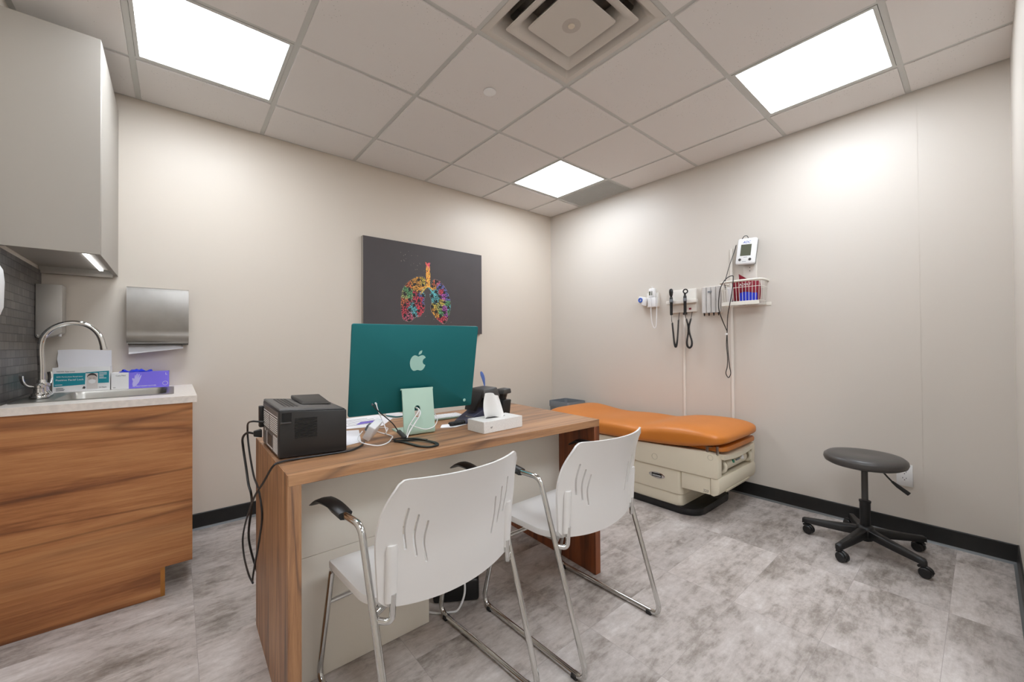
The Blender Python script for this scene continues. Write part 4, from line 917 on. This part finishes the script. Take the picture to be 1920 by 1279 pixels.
# turned-down rim
rim = [seat_pt(i/24, 0) for i in range(25)]+[seat_pt(1, j/20) for j in range(1, 21)]+[seat_pt(i/24, 1) for i in range(23, -1, -1)]+[seat_pt(0, j/20) for j in range(19, 0, -1)]
f.loft([[(p[0], p[1], p[2]) for p in rim], [(p[0]*1.008, p[1]+.002*(1 if p[1] > 0 else -1), p[2]-.006) for p in rim], [(p[0]*1.008, p[1]+.002*(1 if p[1] > 0 else -1), p[2]-.021) for p in rim], [(p[0]*.99, p[1]*.985, p[2]-.021) for p in rim], [(p[0]*.985, p[1]*.98, p[2]-.005) for p in rim]], cap=False)
f.build('seat', M['chairw'], ch, angle=50)
BZ0, BZ1 = .444, .784
def back_edge_w(v): return .236+.010*min(1, v/.5)-.028*max(0, (v-.56)/.44)**1.25
def back_pt(u, v):
    s = 2*u-1; w_ = back_edge_w(v)
    # corner rounding
    c = 1.0
    zz = BZ0+(BZ1-BZ0)*v
    zz += (-.022*(1-s*s))*(1-v)**2                                   # lower edge dips in the middle
    cut_ = max(0, abs(s)-.86)/.14
    zz -= .03*cut_**2.2*max(0, (v-.7)/.3)**1.2
    zz += .018*cut_**2.2*max(0, (.25-v)/.25)
    ye = -.160-.003*math.sin(pi*v)-.056*max(0, (v-.38)/.62)**1.7
    y = ye-(.040+.026*v)*(1-abs(s)**2.1)
    return (s*w_, y, zz)
f = MB(); f.shell(back_pt, 41, 25, lambda u, v: (0, .0085, 0)); bk = f.build('backrest', M['chairw'], ch, angle=50)
k = MB()
for s in (-1, 1):
    for pts in (((-.178, .700), (-.1825, .645), (-.174, .588)), ((-.150, .676), (-.1545, .62), (-.145, .562)), ((-.122, .652), (-.127, .596), (-.116, .538))):
        P = cr([(s*a, 0, c) for a, c in pts], 6); nP = len(P); hw = .0036; L_, R_ = [], []
        for i, p in enumerate(P):
            d = P[min(i+1, nP-1)]-P[max(i-1, 0)]; d.normalize(); n_ = Vector((-d.z, 0, d.x)); L_.append(p+n_*hw); R_.append(p-n_*hw)
        d0 = (P[0]-P[1]).normalized(); d1 = (P[-1]-P[-2]).normalized(); n0 = Vector((d0.z, 0, -d0.x)); n1 = Vector((-d1.z, 0, d1.x))
        loop = L_+[P[-1]+(n1*math.cos(a)+d1*math.sin(a))*hw for a in (pi/4, pi/2, 3*pi/4)]+R_[::-1]+[P[0]+(-n0*math.cos(a)+d0*math.sin(a))*hw*1 for a in (3*pi/4, pi/2, pi/4)][::-1]
        k.loft([[(p.x, -.30, p.z) for p in loop], [(p.x, -.12, p.z) for p in loop]])
cut(bk, k)
for s in (-1, 1):
    f = MB()
    R = []
    for i in range(10):
        q = i/9; z = .456+.15*q
        v = (z-BZ0)/(BZ1-BZ0); u0 = (1+s*.206/back_edge_w(v))/2; p = back_pt(u0, v); rr_ = .0175*(1 if q < .95 else .8)
        R.append([(p[0]+rr_*math.cos(a), p[1]+.003-(.014 if q < .97 else .011)*math.sin(a), z) for a in [pi*j/10 for j in range(11)]])
    f.loft(R); f.build('tube_socket', M['chairw'], bk, angle=50)
ch2 = dup(ch, (-1.9797, -2.0096, 0), .023, 'white plastic visitor chair nearer the exam table, at the right half of the desk')

# ------------------------------------------------------------------ exam table
et = thing('exam_table', 'beige exam table with an orange upholstered top against the right wall', 'exam table', (-.4, -1.35, 0))
f = MB(et); f.prism(rrect(-.695, -1.955, -.12, -.75, .11, 8), .0008, .046, .006); f.build('floor_base', M['black_gl'], et)
f = MB(et); f.prism(rrect(-.685, -1.845, -.13, -.76, .03, 6), .046, .1235, .004); f.build('lower_skirt', M['beige'], et)
f = MB(et); f.prism(rrect(-.692, -1.852, -.123, -.755, .03, 6), .1245, .284, .004); f.build('middle_cover', M['beige'], et)
f = MB(et)
Mx = basis((0, 0, 0), (0, -1, 0), (0, 0, 1))      # profile in (-y, z), swept along x
prof = [(.70, .40), (.70, .30), (1.45, .30), (1.52, .284), (2.075, .286), (2.088, .292), (2.09, .40), (2.075, .435), (2.02, .446), (1.6, .43), (1.2, .42), (.8, .42)]
for x0, x1 in ((-.705, -.64), (-.155, -.09)): f.prism(prof, -x1, -x0, .006, M=basis((0, 0, 0), (0, -1, 0), (0, 0, 1)))
f.prism([(.72, .40), (.72, .31), (1.99, .30), (1.99, .44), (1.2, .418)], .156, .639, M=Mx)
f.build('upper_body', M['beige'], et)
f = MB(et); f.prism([(1.853, .176), (2.04, .180), (2.04, .2855), (1.853, .2835)], .105, .695, .004, M=Mx); f.build('overhang', M['beige'], et)
f = MB(et)
f.prism([(2.042, .18), (2.06, .176), (2.085, .19), (2.096, .215), (2.096, .27), (2.088, .2895), (2.042, .2875)], .10, .70, .007, M=Mx); dr = f.build('drawer', M['beige'], et)
f = MB(et); f.box(-.60, -2.099, .19, -.22, -2.085, .205, .004); f.build('drawer_pull', M['beige_dk'], dr)
f = MB(et); f.cyl((-.56, -2.055, .345), (-.24, -2.055, .345), .036, seg=24); rl = f.build('control_roll', M['beige'], et)
for x in (-.6, -.19):
    f = MB(et); f.torus((0, 0, 0), .034, .012, M=basis((x, -2.06, .345), (0, 1, 0), (0, 0, 1))); f.build('stirrup_knob', M['beige'], et)
f = MB(et); f.cyl((-.47, -2.085, .358), (-.47, -2.094, .36), .011, seg=16); f.build('green_button', M['green_btn'], rl)
f = MB(et); f.cyl((-.32, -2.085, .358), (-.32, -2.094, .36), .013, seg=16); f.torus((0, 0, 0), .017, .002, M=basis((-.32, -2.09, .359), (1, 0, 0), (0, 0, 1))); f.build('white_button', M['white'], rl)
f = MB(et); f.box(-.43, -2.0945, .355, -.37, -2.089, .364); f.build('button_legend', M['gray_pl'], rl)
f = MB(et); f.shell(lambda u, v: (-.655+.5*u, -1.99-.118*v, .402+.03*math.sin(pi*u)**1*(-1)*v*.6+.026*v*0+.016*(1-v)), 21, 7, lambda u, v: (0, 0, .028)); f.build('front_tray', M['beige'], et, angle=50)
f = MB(et)
def pad(u): return [(-.645+.5*u+a, 0, 0) for a in (0,)]
f.prism(rrect(-.665, -2.112, -.125, -1.7, .05, 6), .449, .477, .009, 3); f.build('step_pad', M['vinyl'], et)
f = MB(et); f.box(-.70, -2.03, .43, -.688, -2.016, .478, .001, 1); f.box(-.70, -2.05, .4781, -.66, -2.0, .4815, .001, 1); f.build('bracket', M['steel'], et)
f = MB(et); f.box(-.684, -2.083, .43, -.67, -2.071, .486, .001, 1); f.build('bracket', M['steel'], et)
f = MB(et); f.box(-.703, -2.029, .40, -.69, -2.017, .435, .002, 1); f.build('latch', M['black'], et)
# upholstered top
f = MB(et)
tp = [(-.60, .50, .505), (-.62, .445, .545), (-.68, .415, .572), (-.78, .405, .574), (-.90, .405, .556), (-1.02, .41, .540), (-1.15, .412, .540), (-1.3, .416, .553), (-1.45, .42, .553), (-1.55, .424, .546), (-1.62, .426, .562), (-1.72, .43, .585), (-1.85, .438, .594), (-1.95, .458, .594), (-2.03, .476, .587), (-2.09, .49, .572), (-2.122, .503, .555), (-2.134, .518, .535)]
R = []
ys = [p[0] for p in tp]
for i, (y, zb_, zt_) in enumerate(tp):
    e = min((-.6-y)/.10, (y+2.134)/.075, 1.0); e = max(0, e); hw = .33*(.62+.38*math.sqrt(max(0, 1-(1-e)**2))) if i not in (0, len(tp)-1) else .33*.55
    ring_ = []
    cxm = -.415; nz = 40; zc_ = (zb_+zt_)/2; hz = (zt_-zb_)/2
    for k_ in range(nz):
        a = 2*pi*k_/nz; ca, sa = math.cos(a), math.sin(a)
        x = cxm+hw*math.copysign(abs(ca)**.42, ca)
        z = zc_+hz*math.copysign(abs(sa)**(.62 if sa > 0 else .5), sa)
        x += .0
        ring_.append((x, y, z))
    R.append(ring_)
f.loft(R); up = f.build('upholstered_top', M['vinyl'], et, angle=80, sub=2)
f = MB(et); f.prism(rrect(-.675, -2.0, -.13, -.8, .05, 5), .4195, .4275); f.build('top_pan', M['black'], et)
G = basis((-.6925, -1.676, .216), (0, -1, 0), (0, 0, 1))
f = MB(et, M=G); f.prism([(.06*math.cos(a), .021*math.sin(a)) for a in [2*pi*k/32 for k in range(32)]], 0, .003, .0012); bd = f.build('badge', M['chrome'], et)
f = MB(et, M=G); f.box(-.037, -.012, .003, .037, .013, .0036); f.build('badge_plate', M['black_gl'], bd)
f = MB(et, M=G); f.text('MIDMARK', .0145, Matrix.Translation((0, -.003, .0038))); f.build('badge_lettering', M['white'], bd)
f = MB(et, M=basis((-.6953, -2.012, .198), (0, -1, 0), (0, 0, 1))); f.text('223', .022, Matrix.Identity(4)); f.build('number_lettering', M['ink'], et)
f = MB(et, M=basis((-.7055, -1.667, .345), (0, -1, 0), (0, 0, 1))); f.torus((0, 0, 0), .02, .0012, seg2=6); f.build('hole_cover', M['beige_dk'], et)
f = MB(et, M=basis((-.7055, -2.046, .415), (0, -1, 0), (0, 0, 1))); f.torus((0, 0, 0), .016, .0012, seg2=6); f.build('rail_socket', M['beige_dk'], et)

t = thing('waste_bin', 'grey square waste bin in the corner behind the exam table', 'waste bin', (-.155, -.36, 0))
f = MB(t)
def bn(s, z, r=.03): return [(-.155+(x)*s, -.36+y*s, z) for x, y in rrect(-.13, -.14, .14, .14, r, 4)]
f.loft([bn(.74, .001), bn(.75, .006), bn(.965, .49), bn(1, .492), bn(1, .545), bn(.985, .549), bn(.955, .547), bn(.93, .50), bn(.72, .02)]); f.build('bin_body', M['gray_pl'], t)

# ------------------------------------------------------------------ stool
st = thing('rolling_stool', 'dark grey round rolling stool with five casters by the right wall', 'stool', (-.365, -2.722, 0))
f = MB(); f.lathe([(0, .452), (.12, .453), (.155, .458), (.172, .468), (.178, .484), (.175, .499), (.160, .511), (.12, .5165), (.06, .515), (0, .513)], 48); f.build('seat', M['stoolv'], st, angle=70)
f = MB(); f.box(-.06, -.06, .445, .06, .06, .4525, .004); f.lathe([(.028, .425), (.03, .446)], 20); f.build('seat_plate', M['black'], st)
f = MB(); f.cyl((0, 0, .24), (0, 0, .43), .0145, seg=20); f.build('gas_piston', M['dkgray'], st)
f = MB(); f.lathe([(.0, .045), (.02, .045), (.0235, .06), (.0235, .25), (.026, .255), (.026, .262), (.018, .264), (.016, .264)], 24); f.build('column', M['black'], st)
f = MB(); f.lathe([(0, .05), (.03, .05), (.042, .07), (.042, .108), (.034, .125), (.025, .13)], 24); f.build('hub', M['black'], st)
for k in range(5):
    a = rad(22+72*k); Rm = Matrix.Rotation(a, 4, 'Z')
    f = MB(M=Rm)
    R = []
    for q in range(9):
        s = q/8; x = .03+.245*s; w_ = .023-.007*s; zt_ = .118-.030*s-.002*math.sin(pi*s); zb_ = zt_-(.046-.020*s)
        R.append([(x, -w_, zb_), (x, -w_*.95, zt_-.008), (x, -w_*.55, zt_), (x, w_*.55, zt_), (x, w_*.95, zt_-.008), (x, w_, zb_)])
    R.append([(.283, y*.55, z-.006) for (_, y, z) in R[-1]])
    f.loft(R); lg = f.build('leg', M['black'], st, angle=45)
    sw = Matrix.Rotation(rad([40, 160, 75, 20, 120][k]), 4, 'Z')
    f = MB(M=Rm @ Matrix.Translation((.265, 0, 0)) @ sw)
    f.cyl((0, 0, .045), (0, 0, .07), .010, seg=14)
    for s in (-1, 1): f.lathe([(0, 0), (.020, .0), (.0245, .003), (.0245, .015), (.021, .019), (0, .019)], 24, M=Matrix.Translation((.014, 0, .0255)) @ Matrix.Rotation(rad(90*s), 4, 'X') @ Matrix.Translation((0, 0, .002)))
    f.tube(cr([(-.012, 0, .045), (.0, 0, .052), (.016, 0, .052), (.032, 0, .045), (.039, 0, .03)], 4), [.011]*17, 10, flat=.6)
    f.build('caster', M['black'], lg, angle=45)
f = MB(M=Matrix.Translation((.365, 2.722, 0)))
f.tube(cr([(-.365, -2.75, .446), (-.345, -2.79, .43), (-.34, -2.812, .405), (-.335, -2.832, .380)], 5), .0042, 10)
lv = f.build('height_lever', M['black'], st)
f = MB(M=Matrix.Translation((.365, 2.722, 0))); f.tube([(-.336, -2.828, .385), (-.332, -2.85, .365), (-.328, -2.892, .333)], [.006, .0095, .0105], 12); f.build('lever_grip', M['black'], lv)

# ------------------------------------------------------------------ wall B equipment (local: x to the right, y into the wall)
def wthing(name, label, cat, y, z, group=None): return thing(name, label, cat, (0, y, z), -pi/2, group)
def loc(y0, z0):                       # world (protrusion, y, z) -> local
    return lambda p, y, z: (-(y-y0), -p, z-z0)
t = wthing('outlet', 'white wall outlet on the right wall behind the stool', 'outlet', -2.845, .352)
f = MB(); f.box(-.0345, -.006, -.0635, .0345, .0015, .0635, .003, 2); f.build('cover_plate', M['white'], t)
f = MB(); f.box(-.018, -.0075, -.034, .018, -.006, .034, .001, 1); rc = f.build('receptacle', M['white'], t)
f = MB()
for z in (-.018, .018):
    f.box(-.009, -.0079, z-.002, -.0065, -.0074, z+.006); f.box(.0055, -.0079, z-.002, .008, -.0074, z+.005); f.cyl((0, -.0079, z-.009), (0, -.0074, z-.009), .0026, seg=10)
f.build('slots', M['black'], rc)
for y, zt_, lb in ((-1.5395, 1.392, 'white cable raceway running down below the otoscope set'), (-1.9155, 1.845, 'white cable raceway running down beside the blood pressure monitor')):
    zb_ = .1
    t = wthing('cable_raceway', lb, 'cable raceway', y, zb_, 'white cable raceways')
    f = MB(); f.prism(rrect(-.0095, -.011, .0095, .0015, .003, 3), .001, zt_-zb_); f.build('cover', M['raceway'], t)

# thermometer in its cradle
t = wthing('thermometer', 'white and blue thermometer in its wall cradle, leftmost of the wall instruments', 'thermometer', -1.26, 1.45)
Q = loc(-1.26, 1.45)
def hx(f, pts, bev=.004): f.hexa([Q(*p) for p in pts], bev)
f = MB(); f.box(-.055, -.018, .0, .06, .0015, .13, .006, 2); f.build('cradle', M['raceway'], t)
f = MB(); f.box(-.03, -.05, .0, .048, -.018, .085, .006, 2); f.build('pocket', M['white'], t)
f = MB(); f.box(-.02, -.046, .086, .038, -.014, .165, .008, 3); f.build('display_unit', M['white'], t)
f = MB(); f.box(-.014, -.0475, .105, .016, -.0455, .14); f.build('screen', M['lcd'], t)
f = MB(); f.hexa([(-.118, -.066, .046), (-.045, -.07, .012), (-.045, -.012, .012), (-.118, -.015, .046), (-.104, -.066, .105), (-.031, -.07, .085), (-.031, -.012, .085), (-.104, -.015, .105)], .006); f.build('cover_box', M['white'], t)
f = MB(); f.torus((0, 0, 0), .016, .006, M=basis((-.086, -.0705, .068), (1, 0, -.3), (0, 0, 1))); f.build('blue_ring', M['blue'], t)
f = MB(); f.tube(cr([(.008, -.05, .15), (.0075, -.056, .08), (.008, -.055, -.05), (.012, -.05, -.13), (.022, -.045, -.17), (.034, -.043, -.185), (.046, -.04, -.17), (.05, -.038, -.12), (.052, -.036, -.02), (.054, -.034, .06), (.052, -.03, .12)], 6), .0035, 8); f.build('probe_cord', M['white'], t)
f = MB(); f.cyl((.01, -.03, .165), (.01, -.03, .182), .006, seg=10); f.build('probe', M['white'], t)

# otoscope set
t = wthing('otoscope_set', 'white wall transformer holding two black diagnostic handles on coiled cords', 'otoscope set', -1.537, 1.385)
f = MB(); f.box(-.115, -.024, .0, .115, .0015, .192, .008, 2); f.build('housing', M['raceway'], t)
f = MB(); f.box(-.128, -.058, .072, .13, -.024, .104, .006, 2); f.build('holder_shelf', M['raceway'], t)
f = MB(); f.box(.055, -.0255, .02, .075, -.0238, .035); f.build('rating_mark', M['red_cuff'], t)
for hxx, kind in ((-.072, 0), (.046, 1)):
    f = MB(); f.lathe([(.0, -.03), (.0105, -.028), (.0115, .0), (.0115, .075), (.013, .08), (.013, .115), (.0095, .125)], 18, o=(hxx, -.072, .01)); hd = f.build('handle', M['black'], t)
    f = MB(); f.lathe([(.0135, 0), (.0145, .003), (.0145, .022), (.0135, .025)], 18, o=(hxx, -.072, .088)); f.build('collar', M['gray_pl'], hd)
    f = MB()
    if kind == 0:
        f.loft([[(hxx+a*.014, -.073+b_*.013, .131+z) for a, b_ in [(math.cos(2*pi*k/14), math.sin(2*pi*k/14)) for k in range(14)]] if 0 else [(hxx+w_*math.cos(2*pi*k/14), -.073+.013*math.sin(2*pi*k/14)*w_/.017, .131+z) for k in range(14)] for w_, z in ((.008, 0), (.014, .02), (.017, .042), (.016, .06), (.009, .071))])
    else:
        f.torus((0, 0, 0), .016, .0052, M=basis((hxx+.006, -.075, .168), (1, .4, 0), (0, 0, 1))); f.cyl((hxx, -.072, .13), (hxx, -.072, .152), .008, seg=12)
    f.build('head', M['black_gl'], hd)
# coiled cords
def coil(f, path, r, wr, turns):
    P = cr(path, 10); N = turns*9; out = []
    for i in range(N+1):
        s = i/N*(len(P)-1); a = min(int(s), len(P)-2); p = P[a].lerp(P[a+1], s-a); d = (P[a+1]-P[a]).normalized()
        e1 = d.orthogonal() if abs(d.y) > .9 else (Vector((0, 1, 0))-d*d.y).normalized(); e2 = d.cross(e1); q = 2*pi*i/9
        out.append(p+(e1*math.cos(q)+e2*math.sin(q))*r)
    f.tube(out, wr, 6)
f = MB()
f.tube(cr([(-.072, -.072, -.015), (-.071, -.07, -.06), (-.068, -.066, -.09)], 4), .0025, 6)
coil(f, [(-.068, -.066, -.085), (-.062, -.062, -.17), (-.056, -.058, -.25), (-.046, -.055, -.285), (-.036, -.052, -.25), (-.03, -.045, -.16), (-.026, -.04, -.06)], .0062, .0026, 64)
f.tube(cr([(-.026, -.04, -.06), (-.027, -.03, -.02), (-.028, -.018, .004)], 4), .0025, 6)
f.build('coiled_cord', M['black'], t)
f = MB()
f.tube(cr([(.046, -.072, -.015), (.048, -.07, -.04), (.054, -.066, -.06)], 4), .0025, 6)
coil(f, [(.054, -.066, -.058), (.066, -.062, -.12), (.062, -.06, -.18), (.05, -.056, -.235), (.052, -.054, -.275), (.068, -.05, -.292), (.085, -.048, -.275), (.086, -.046, -.235), (.07, -.046, -.18), (.064, -.044, -.12), (.078, -.04, -.055)], .0062, .0026, 76)
f.tube(cr([(.078, -.04, -.055), (.08, -.03, -.02), (.08, -.018, .004)], 4), .0025, 6)
f.build('coiled_cord', M['black'], t)
f = MB(); f.box(.0, -.02, -.018, .03, -.004, .0, .002, 1); f.build('cord_strain_relief', M['black'], t)

t = wthing('specula_dispenser', 'translucent white specula dispenser with four tubes beside the wire basket', 'dispenser', -1.775, 1.36)
f = MB(); f.box(-.078, -.012, .0, .075, .0015, .218, .004, 2); f.build('back_plate', M['raceway'], t)
for i in range(4):
    x = -.056+i*.0365; f = MB(); f.cyl((x, -.03, .008), (x, -.03, .21), .0175, seg=20); f.build('tube', M['spec_case'], t)
    f = MB(); f.lathe([(.0065, 0), (.0035, -.022), (.002, -.024)], 12, o=(x, -.03, .008)); f.build('specula', M['black'], t)
f = MB(); f.box(-.02, -.0495, .165, .01, -.0478, .178); f.build('label_mark', M['gray_pl'], t)

# blood pressure monitor and basket
t = wthing('wall_bracket', 'white wall bracket carrying the blood pressure monitor', 'bracket', -2.045, 1.60)
f = MB(); f.box(-.045, -.012, -.02, .045, .0015, .24, .003, 2); f.build('back_plate', M['raceway'], t)
f = MB(); f.box(-.03, -.032, .16, .03, -.012, .22, .004, 2); f.build('clamp', M['gray_pl'], t)
f = MB()
for z in (.06, .085): f.cyl((.0, -.0125, z), (.0, -.0108, z), .0035, seg=10)
f.build('screws', M['dkgray'], t)
t = wthing('blood_pressure_monitor', 'white blood pressure monitor with a grey screen above the wire basket', 'blood pressure monitor', -2.028, 1.70)
Tm = Matrix.Rotation(rad(5), 4, 'Y') @ Matrix.Rotation(rad(-5), 4, 'X')
f = MB(M=Tm)
R = [[(x*s, yy, z) for x, z in rrect(-.066, -.002, .066, .194, .016, 5)] for yy, s in ((-.064, .93), (-.06, .98), (-.052, 1.0))]
R = [[(p[0], yy, .096+(p[1]-.096)*s) for p in [(x*s, z) for x, z in rrect(-.066, -.002, .066, .194, .016, 5)]] for yy, s in ((-.066, .9), (-.0625, .96), (-.056, 1.0), (-.05, 1.0))]
f.loft(R); f.build('front_case', M['white'], t)
f = MB(M=Tm); f.loft([[(x*.97, yy, z) for x, z in rrect(-.066, .0, .066, .192, .016, 5)] for yy in (-.05, -.034)]); f.build('rear_case', M['dkgray'], t)
f = MB(M=Tm); f.box(-.037, -.0672, .062, .034, -.0655, .146, .001, 1); f.build('screen', M['lcd'], t)
G = Tm @ basis((0, -.0666, 0), (1, 0, 0), (0, 0, 1))
f = MB(M=G); f.text('ADC', .024, Matrix.Translation((-.0, .162, .0003)) @ Matrix(((1, .3, 0, 0), (0, 1, 0, 0), (0, 0, 1, 0), (0, 0, 0, 1)))); f.build('logo_lettering', M['blue'], t)
for x in (-.036, .032):
    f = MB(M=Tm); f.cyl((x, -.066, .034), (x, -.0685, .034), .0095, seg=20); f.build('button', M['dkgray'], t)
f = MB(M=G); f.box(-.018, .018, .0002, .008, .0205, .0006); f.box(-.012, .05, .0002, .012, .0525, .0006); f.build('legend', M['gray_pl'], t)
f = MB(); f.tube(cr([(-.02, -.045, .196), (-.005, -.045, .215), (.012, -.04, .214), (.018, -.03, .194)], 5), .0025, 6); f.build('cord_loop', M['black'], t)

bs = wthing('wire_basket', 'white wire basket on the wall holding blood pressure cuffs', 'basket', -2.022, 1.398)
f = MB()
rim = fillet([(-.136, .0012, .177), (-.142, -.10, .177), (-.132, -.148, .177), (.0, -.16, .177), (.132, -.148, .177), (.142, -.10, .177), (.136, .0012, .177)], .03, 5)
f.tube(rim, .0085, 12); f.build('rim_tube', M['wire'], bs)
f = MB()
def outl(z, s):
    P = fillet([(-.136*s, -.004, z), (-.14*s, -.10*s, z), (-.13*s, -.148*s, z), (0, -.158*s, z), (.13*s, -.148*s, z), (.14*s, -.10*s, z), (.136*s, -.004, z)], .03, 4); return P
for z, s in ((.13, .985), (.03, .94), (.006, .92)): f.tube(outl(z, s)+[outl(z, s)[0]], .0018, 6)
top, mid_, bot = outl(.177, 1), outl(.08, .96), outl(.006, .92)
def at(P, s):
    L_ = [0]
    for i in range(1, len(P)): L_.append(L_[-1]+(P[i]-P[i-1]).length)
    d = s*L_[-1]
    for i in range(1, len(P)):
        if L_[i] >= d: return P[i-1].lerp(P[i], (d-L_[i-1])/max(1e-9, L_[i]-L_[i-1]))
    return P[-1]
for k in range(25):
    s = (k+.5)/25; f.tube([at(top, s), at(mid_, s), at(bot, s)], .0016, 6)
for k in range(14):
    x = -.122+.244*k/13; f.cyl((x, -.004, .006), (x, -.138, .006), .0016, seg=6)
for y in (-.03, -.07, -.11): f.cyl((-.126, y, .004), (.126, y, .004), .0016, seg=6)
f.build('wire_cage', M['wire'], bs)
f = MB(); f.box(-.12, -.004, .0, .155, .0012, .022, .001, 1); f.build('wall_strip', M['wire'], bs)
f = MB(); f.hexa([(-.122, -.1515, .004), (.128, -.1515, .004), (.128, -.1495, .004), (-.122, -.1495, .004), (-.122, -.1515, .03), (.128, -.1515, .03), (.128, -.1495, .03), (-.122, -.1495, .03)]); f.build('front_strip', M['wire'], bs)
t = wthing('blood_pressure_cuff', 'red blood pressure cuff folded in the wire basket', 'blood pressure cuff', -2.03, 1.437)
f = MB(); f.shell(lambda u, v: (-.085+.175*u+.01*math.sin(3*v), -.085-.025*v*math.sin(3.2*u+.4)+.008*math.cos(7*u), -.012+.16*v-.012*u), 15, 9, lambda u, v: (0, .02, 0)); f.build('wrap', M['red_cuff'], t, angle=70)
f = MB(); f.shell(lambda u, v: (-.04+.1*u, -.05-.02*v, .10+.10*v*(1-.75*u)), 9, 7, lambda u, v: (0, .006, 0)); f.build('loose_end', M['red_cuff'], t)
f = MB(M=basis((.02, -.119, .112), (1, 0, 0), (0, 0, 1))); f.text('ADULT', .024, Matrix.Identity(4)); f.build('lettering', M['white'], t)
t = wthing('blood_pressure_cuff', 'blue blood pressure cuff in front of the red cuff in the basket', 'blood pressure cuff', -2.062, 1.408)
f = MB(); f.shell(lambda u, v: (-.045+.11*u, -.128-.005*math.sin(4*u), .006+.075*v+.006*math.sin(5*u)), 13, 7, lambda u, v: (0, .007, 0)); f.build('wrap', M['blue_cuff'], t, angle=70)
t = wthing('white_roll', 'small white roll standing at the left end of the wire basket', 'roll', -1.935, 1.408)
f = MB(); f.lathe([(0, 0), (.016, 0), (.018, .004), (.018, .125), (.014, .13), (0, .13)], 18, o=(0, -.1, .002)); f.build('roll', M['white'], t)
t = wthing('inflation_bulb', 'black inflation bulb lying in the wire basket', 'bulb', -2.0, 1.408)
f = MB(); f.ball((-.03, -.115, .016), .017, (1.9, .9, .9)); f.build('bulb', M['black'], t)
f = MB(); f.cyl((.0, -.115, .016), (.028, -.115, .02), .006, seg=10); f.build('valve', M['chrome'], t)
t = wthing('monitor_hose', 'long black hose of the blood pressure monitor looped over the wire basket', 'hose', -1.9, 1.2)
Q = lambda p, y, z: (-(y+1.9), -p, z-1.2)
f = MB()
f.tube(cr([Q(.055, -1.898, 1.22), Q(.11, -1.884, 1.31), Q(.155, -1.880, 1.39), Q(.178, -1.893, 1.47), Q(.183, -1.905, 1.53), Q(.184, -1.93, 1.578), Q(.184, -1.96, 1.606), Q(.182, -1.99, 1.613), Q(.184, -1.995, 1.59), Q(.188, -1.988, 1.50), Q(.175, -1.968, 1.42), Q(.12, -1.93, 1.33), Q(.066, -1.903, 1.22), Q(.064, -1.896, 1.12), Q(.062, -1.902, 1.02), Q(.06, -1.898, .95), Q(.06, -1.888, .90), Q(.06, -1.906, .868), Q(.06, -1.922, .90), Q(.06, -1.915, .95), Q(.058, -1.908, 1.02), Q(.057, -1.901, 1.12), Q(.055, -1.898, 1.218)], 7), .0031, 8)
f.build('hanging_tube', M['black'], t)
f = MB(); f.tube(cr([Q(.05, -1.968, 1.86), Q(.045, -1.955, 1.82), Q(.07, -1.93, 1.72), Q(.085, -1.91, 1.63), Q(.09, -1.90, 1.575), Q(.09, -1.905, 1.53)], 6), .0026, 8); f.build('monitor_lead', M['black'], t)
f = MB(); f.cyl(Q(.063, -1.896, 1.205), Q(.063, -1.8965, 1.19), .008, seg=12); f.build('tie', M['white'], t)

# ------------------------------------------------------------------ light, camera, view
w = bpy.data.worlds.new('World'); S.world = w; w.use_nodes = True
w.node_tree.nodes['Background'].inputs['Color'].default_value = (.9, .88, .85, 1); w.node_tree.nodes['Background'].inputs['Strength'].default_value = .2

cam = bpy.data.cameras.new('camera'); co = bpy.data.objects.new('camera', cam); C.objects.link(co); S.camera = co
F = 747.03; cam.sensor_fit = 'HORIZONTAL'; cam.sensor_width = 36; cam.lens = 36*F/1920; cam.clip_start = .01; cam.clip_end = 50
yaw, p, r = .8699, .0101, .0072
fw = Vector((math.cos(yaw)*math.cos(p), math.sin(yaw)*math.cos(p), math.sin(p)))
rt = Vector((math.sin(yaw), -math.cos(yaw), 0)); dn = fw.cross(rt)
cxv = rt*math.cos(r)+dn*math.sin(r); dyv = -rt*math.sin(r)+dn*math.cos(r)
upv = -dyv; bkv = -fw
co.matrix_world = Matrix(((cxv.x, upv.x, bkv.x, -3.2469), (cxv.y, upv.y, bkv.y, -3.1534), (cxv.z, upv.z, bkv.z, 1.1254), (0, 0, 0, 1)))
S.render.engine = 'CYCLES'
S.cycles.use_denoising = True
S.cycles.max_bounces = 10; S.cycles.diffuse_bounces = 6; S.cycles.glossy_bounces = 5
S.cycles.sample_clamp_indirect = 6
S.view_settings.view_transform = 'Standard'; S.view_settings.look = 'None'; S.view_settings.gamma = 1; S.view_settings.use_curve_mapping = False
S.view_settings.exposure = .02
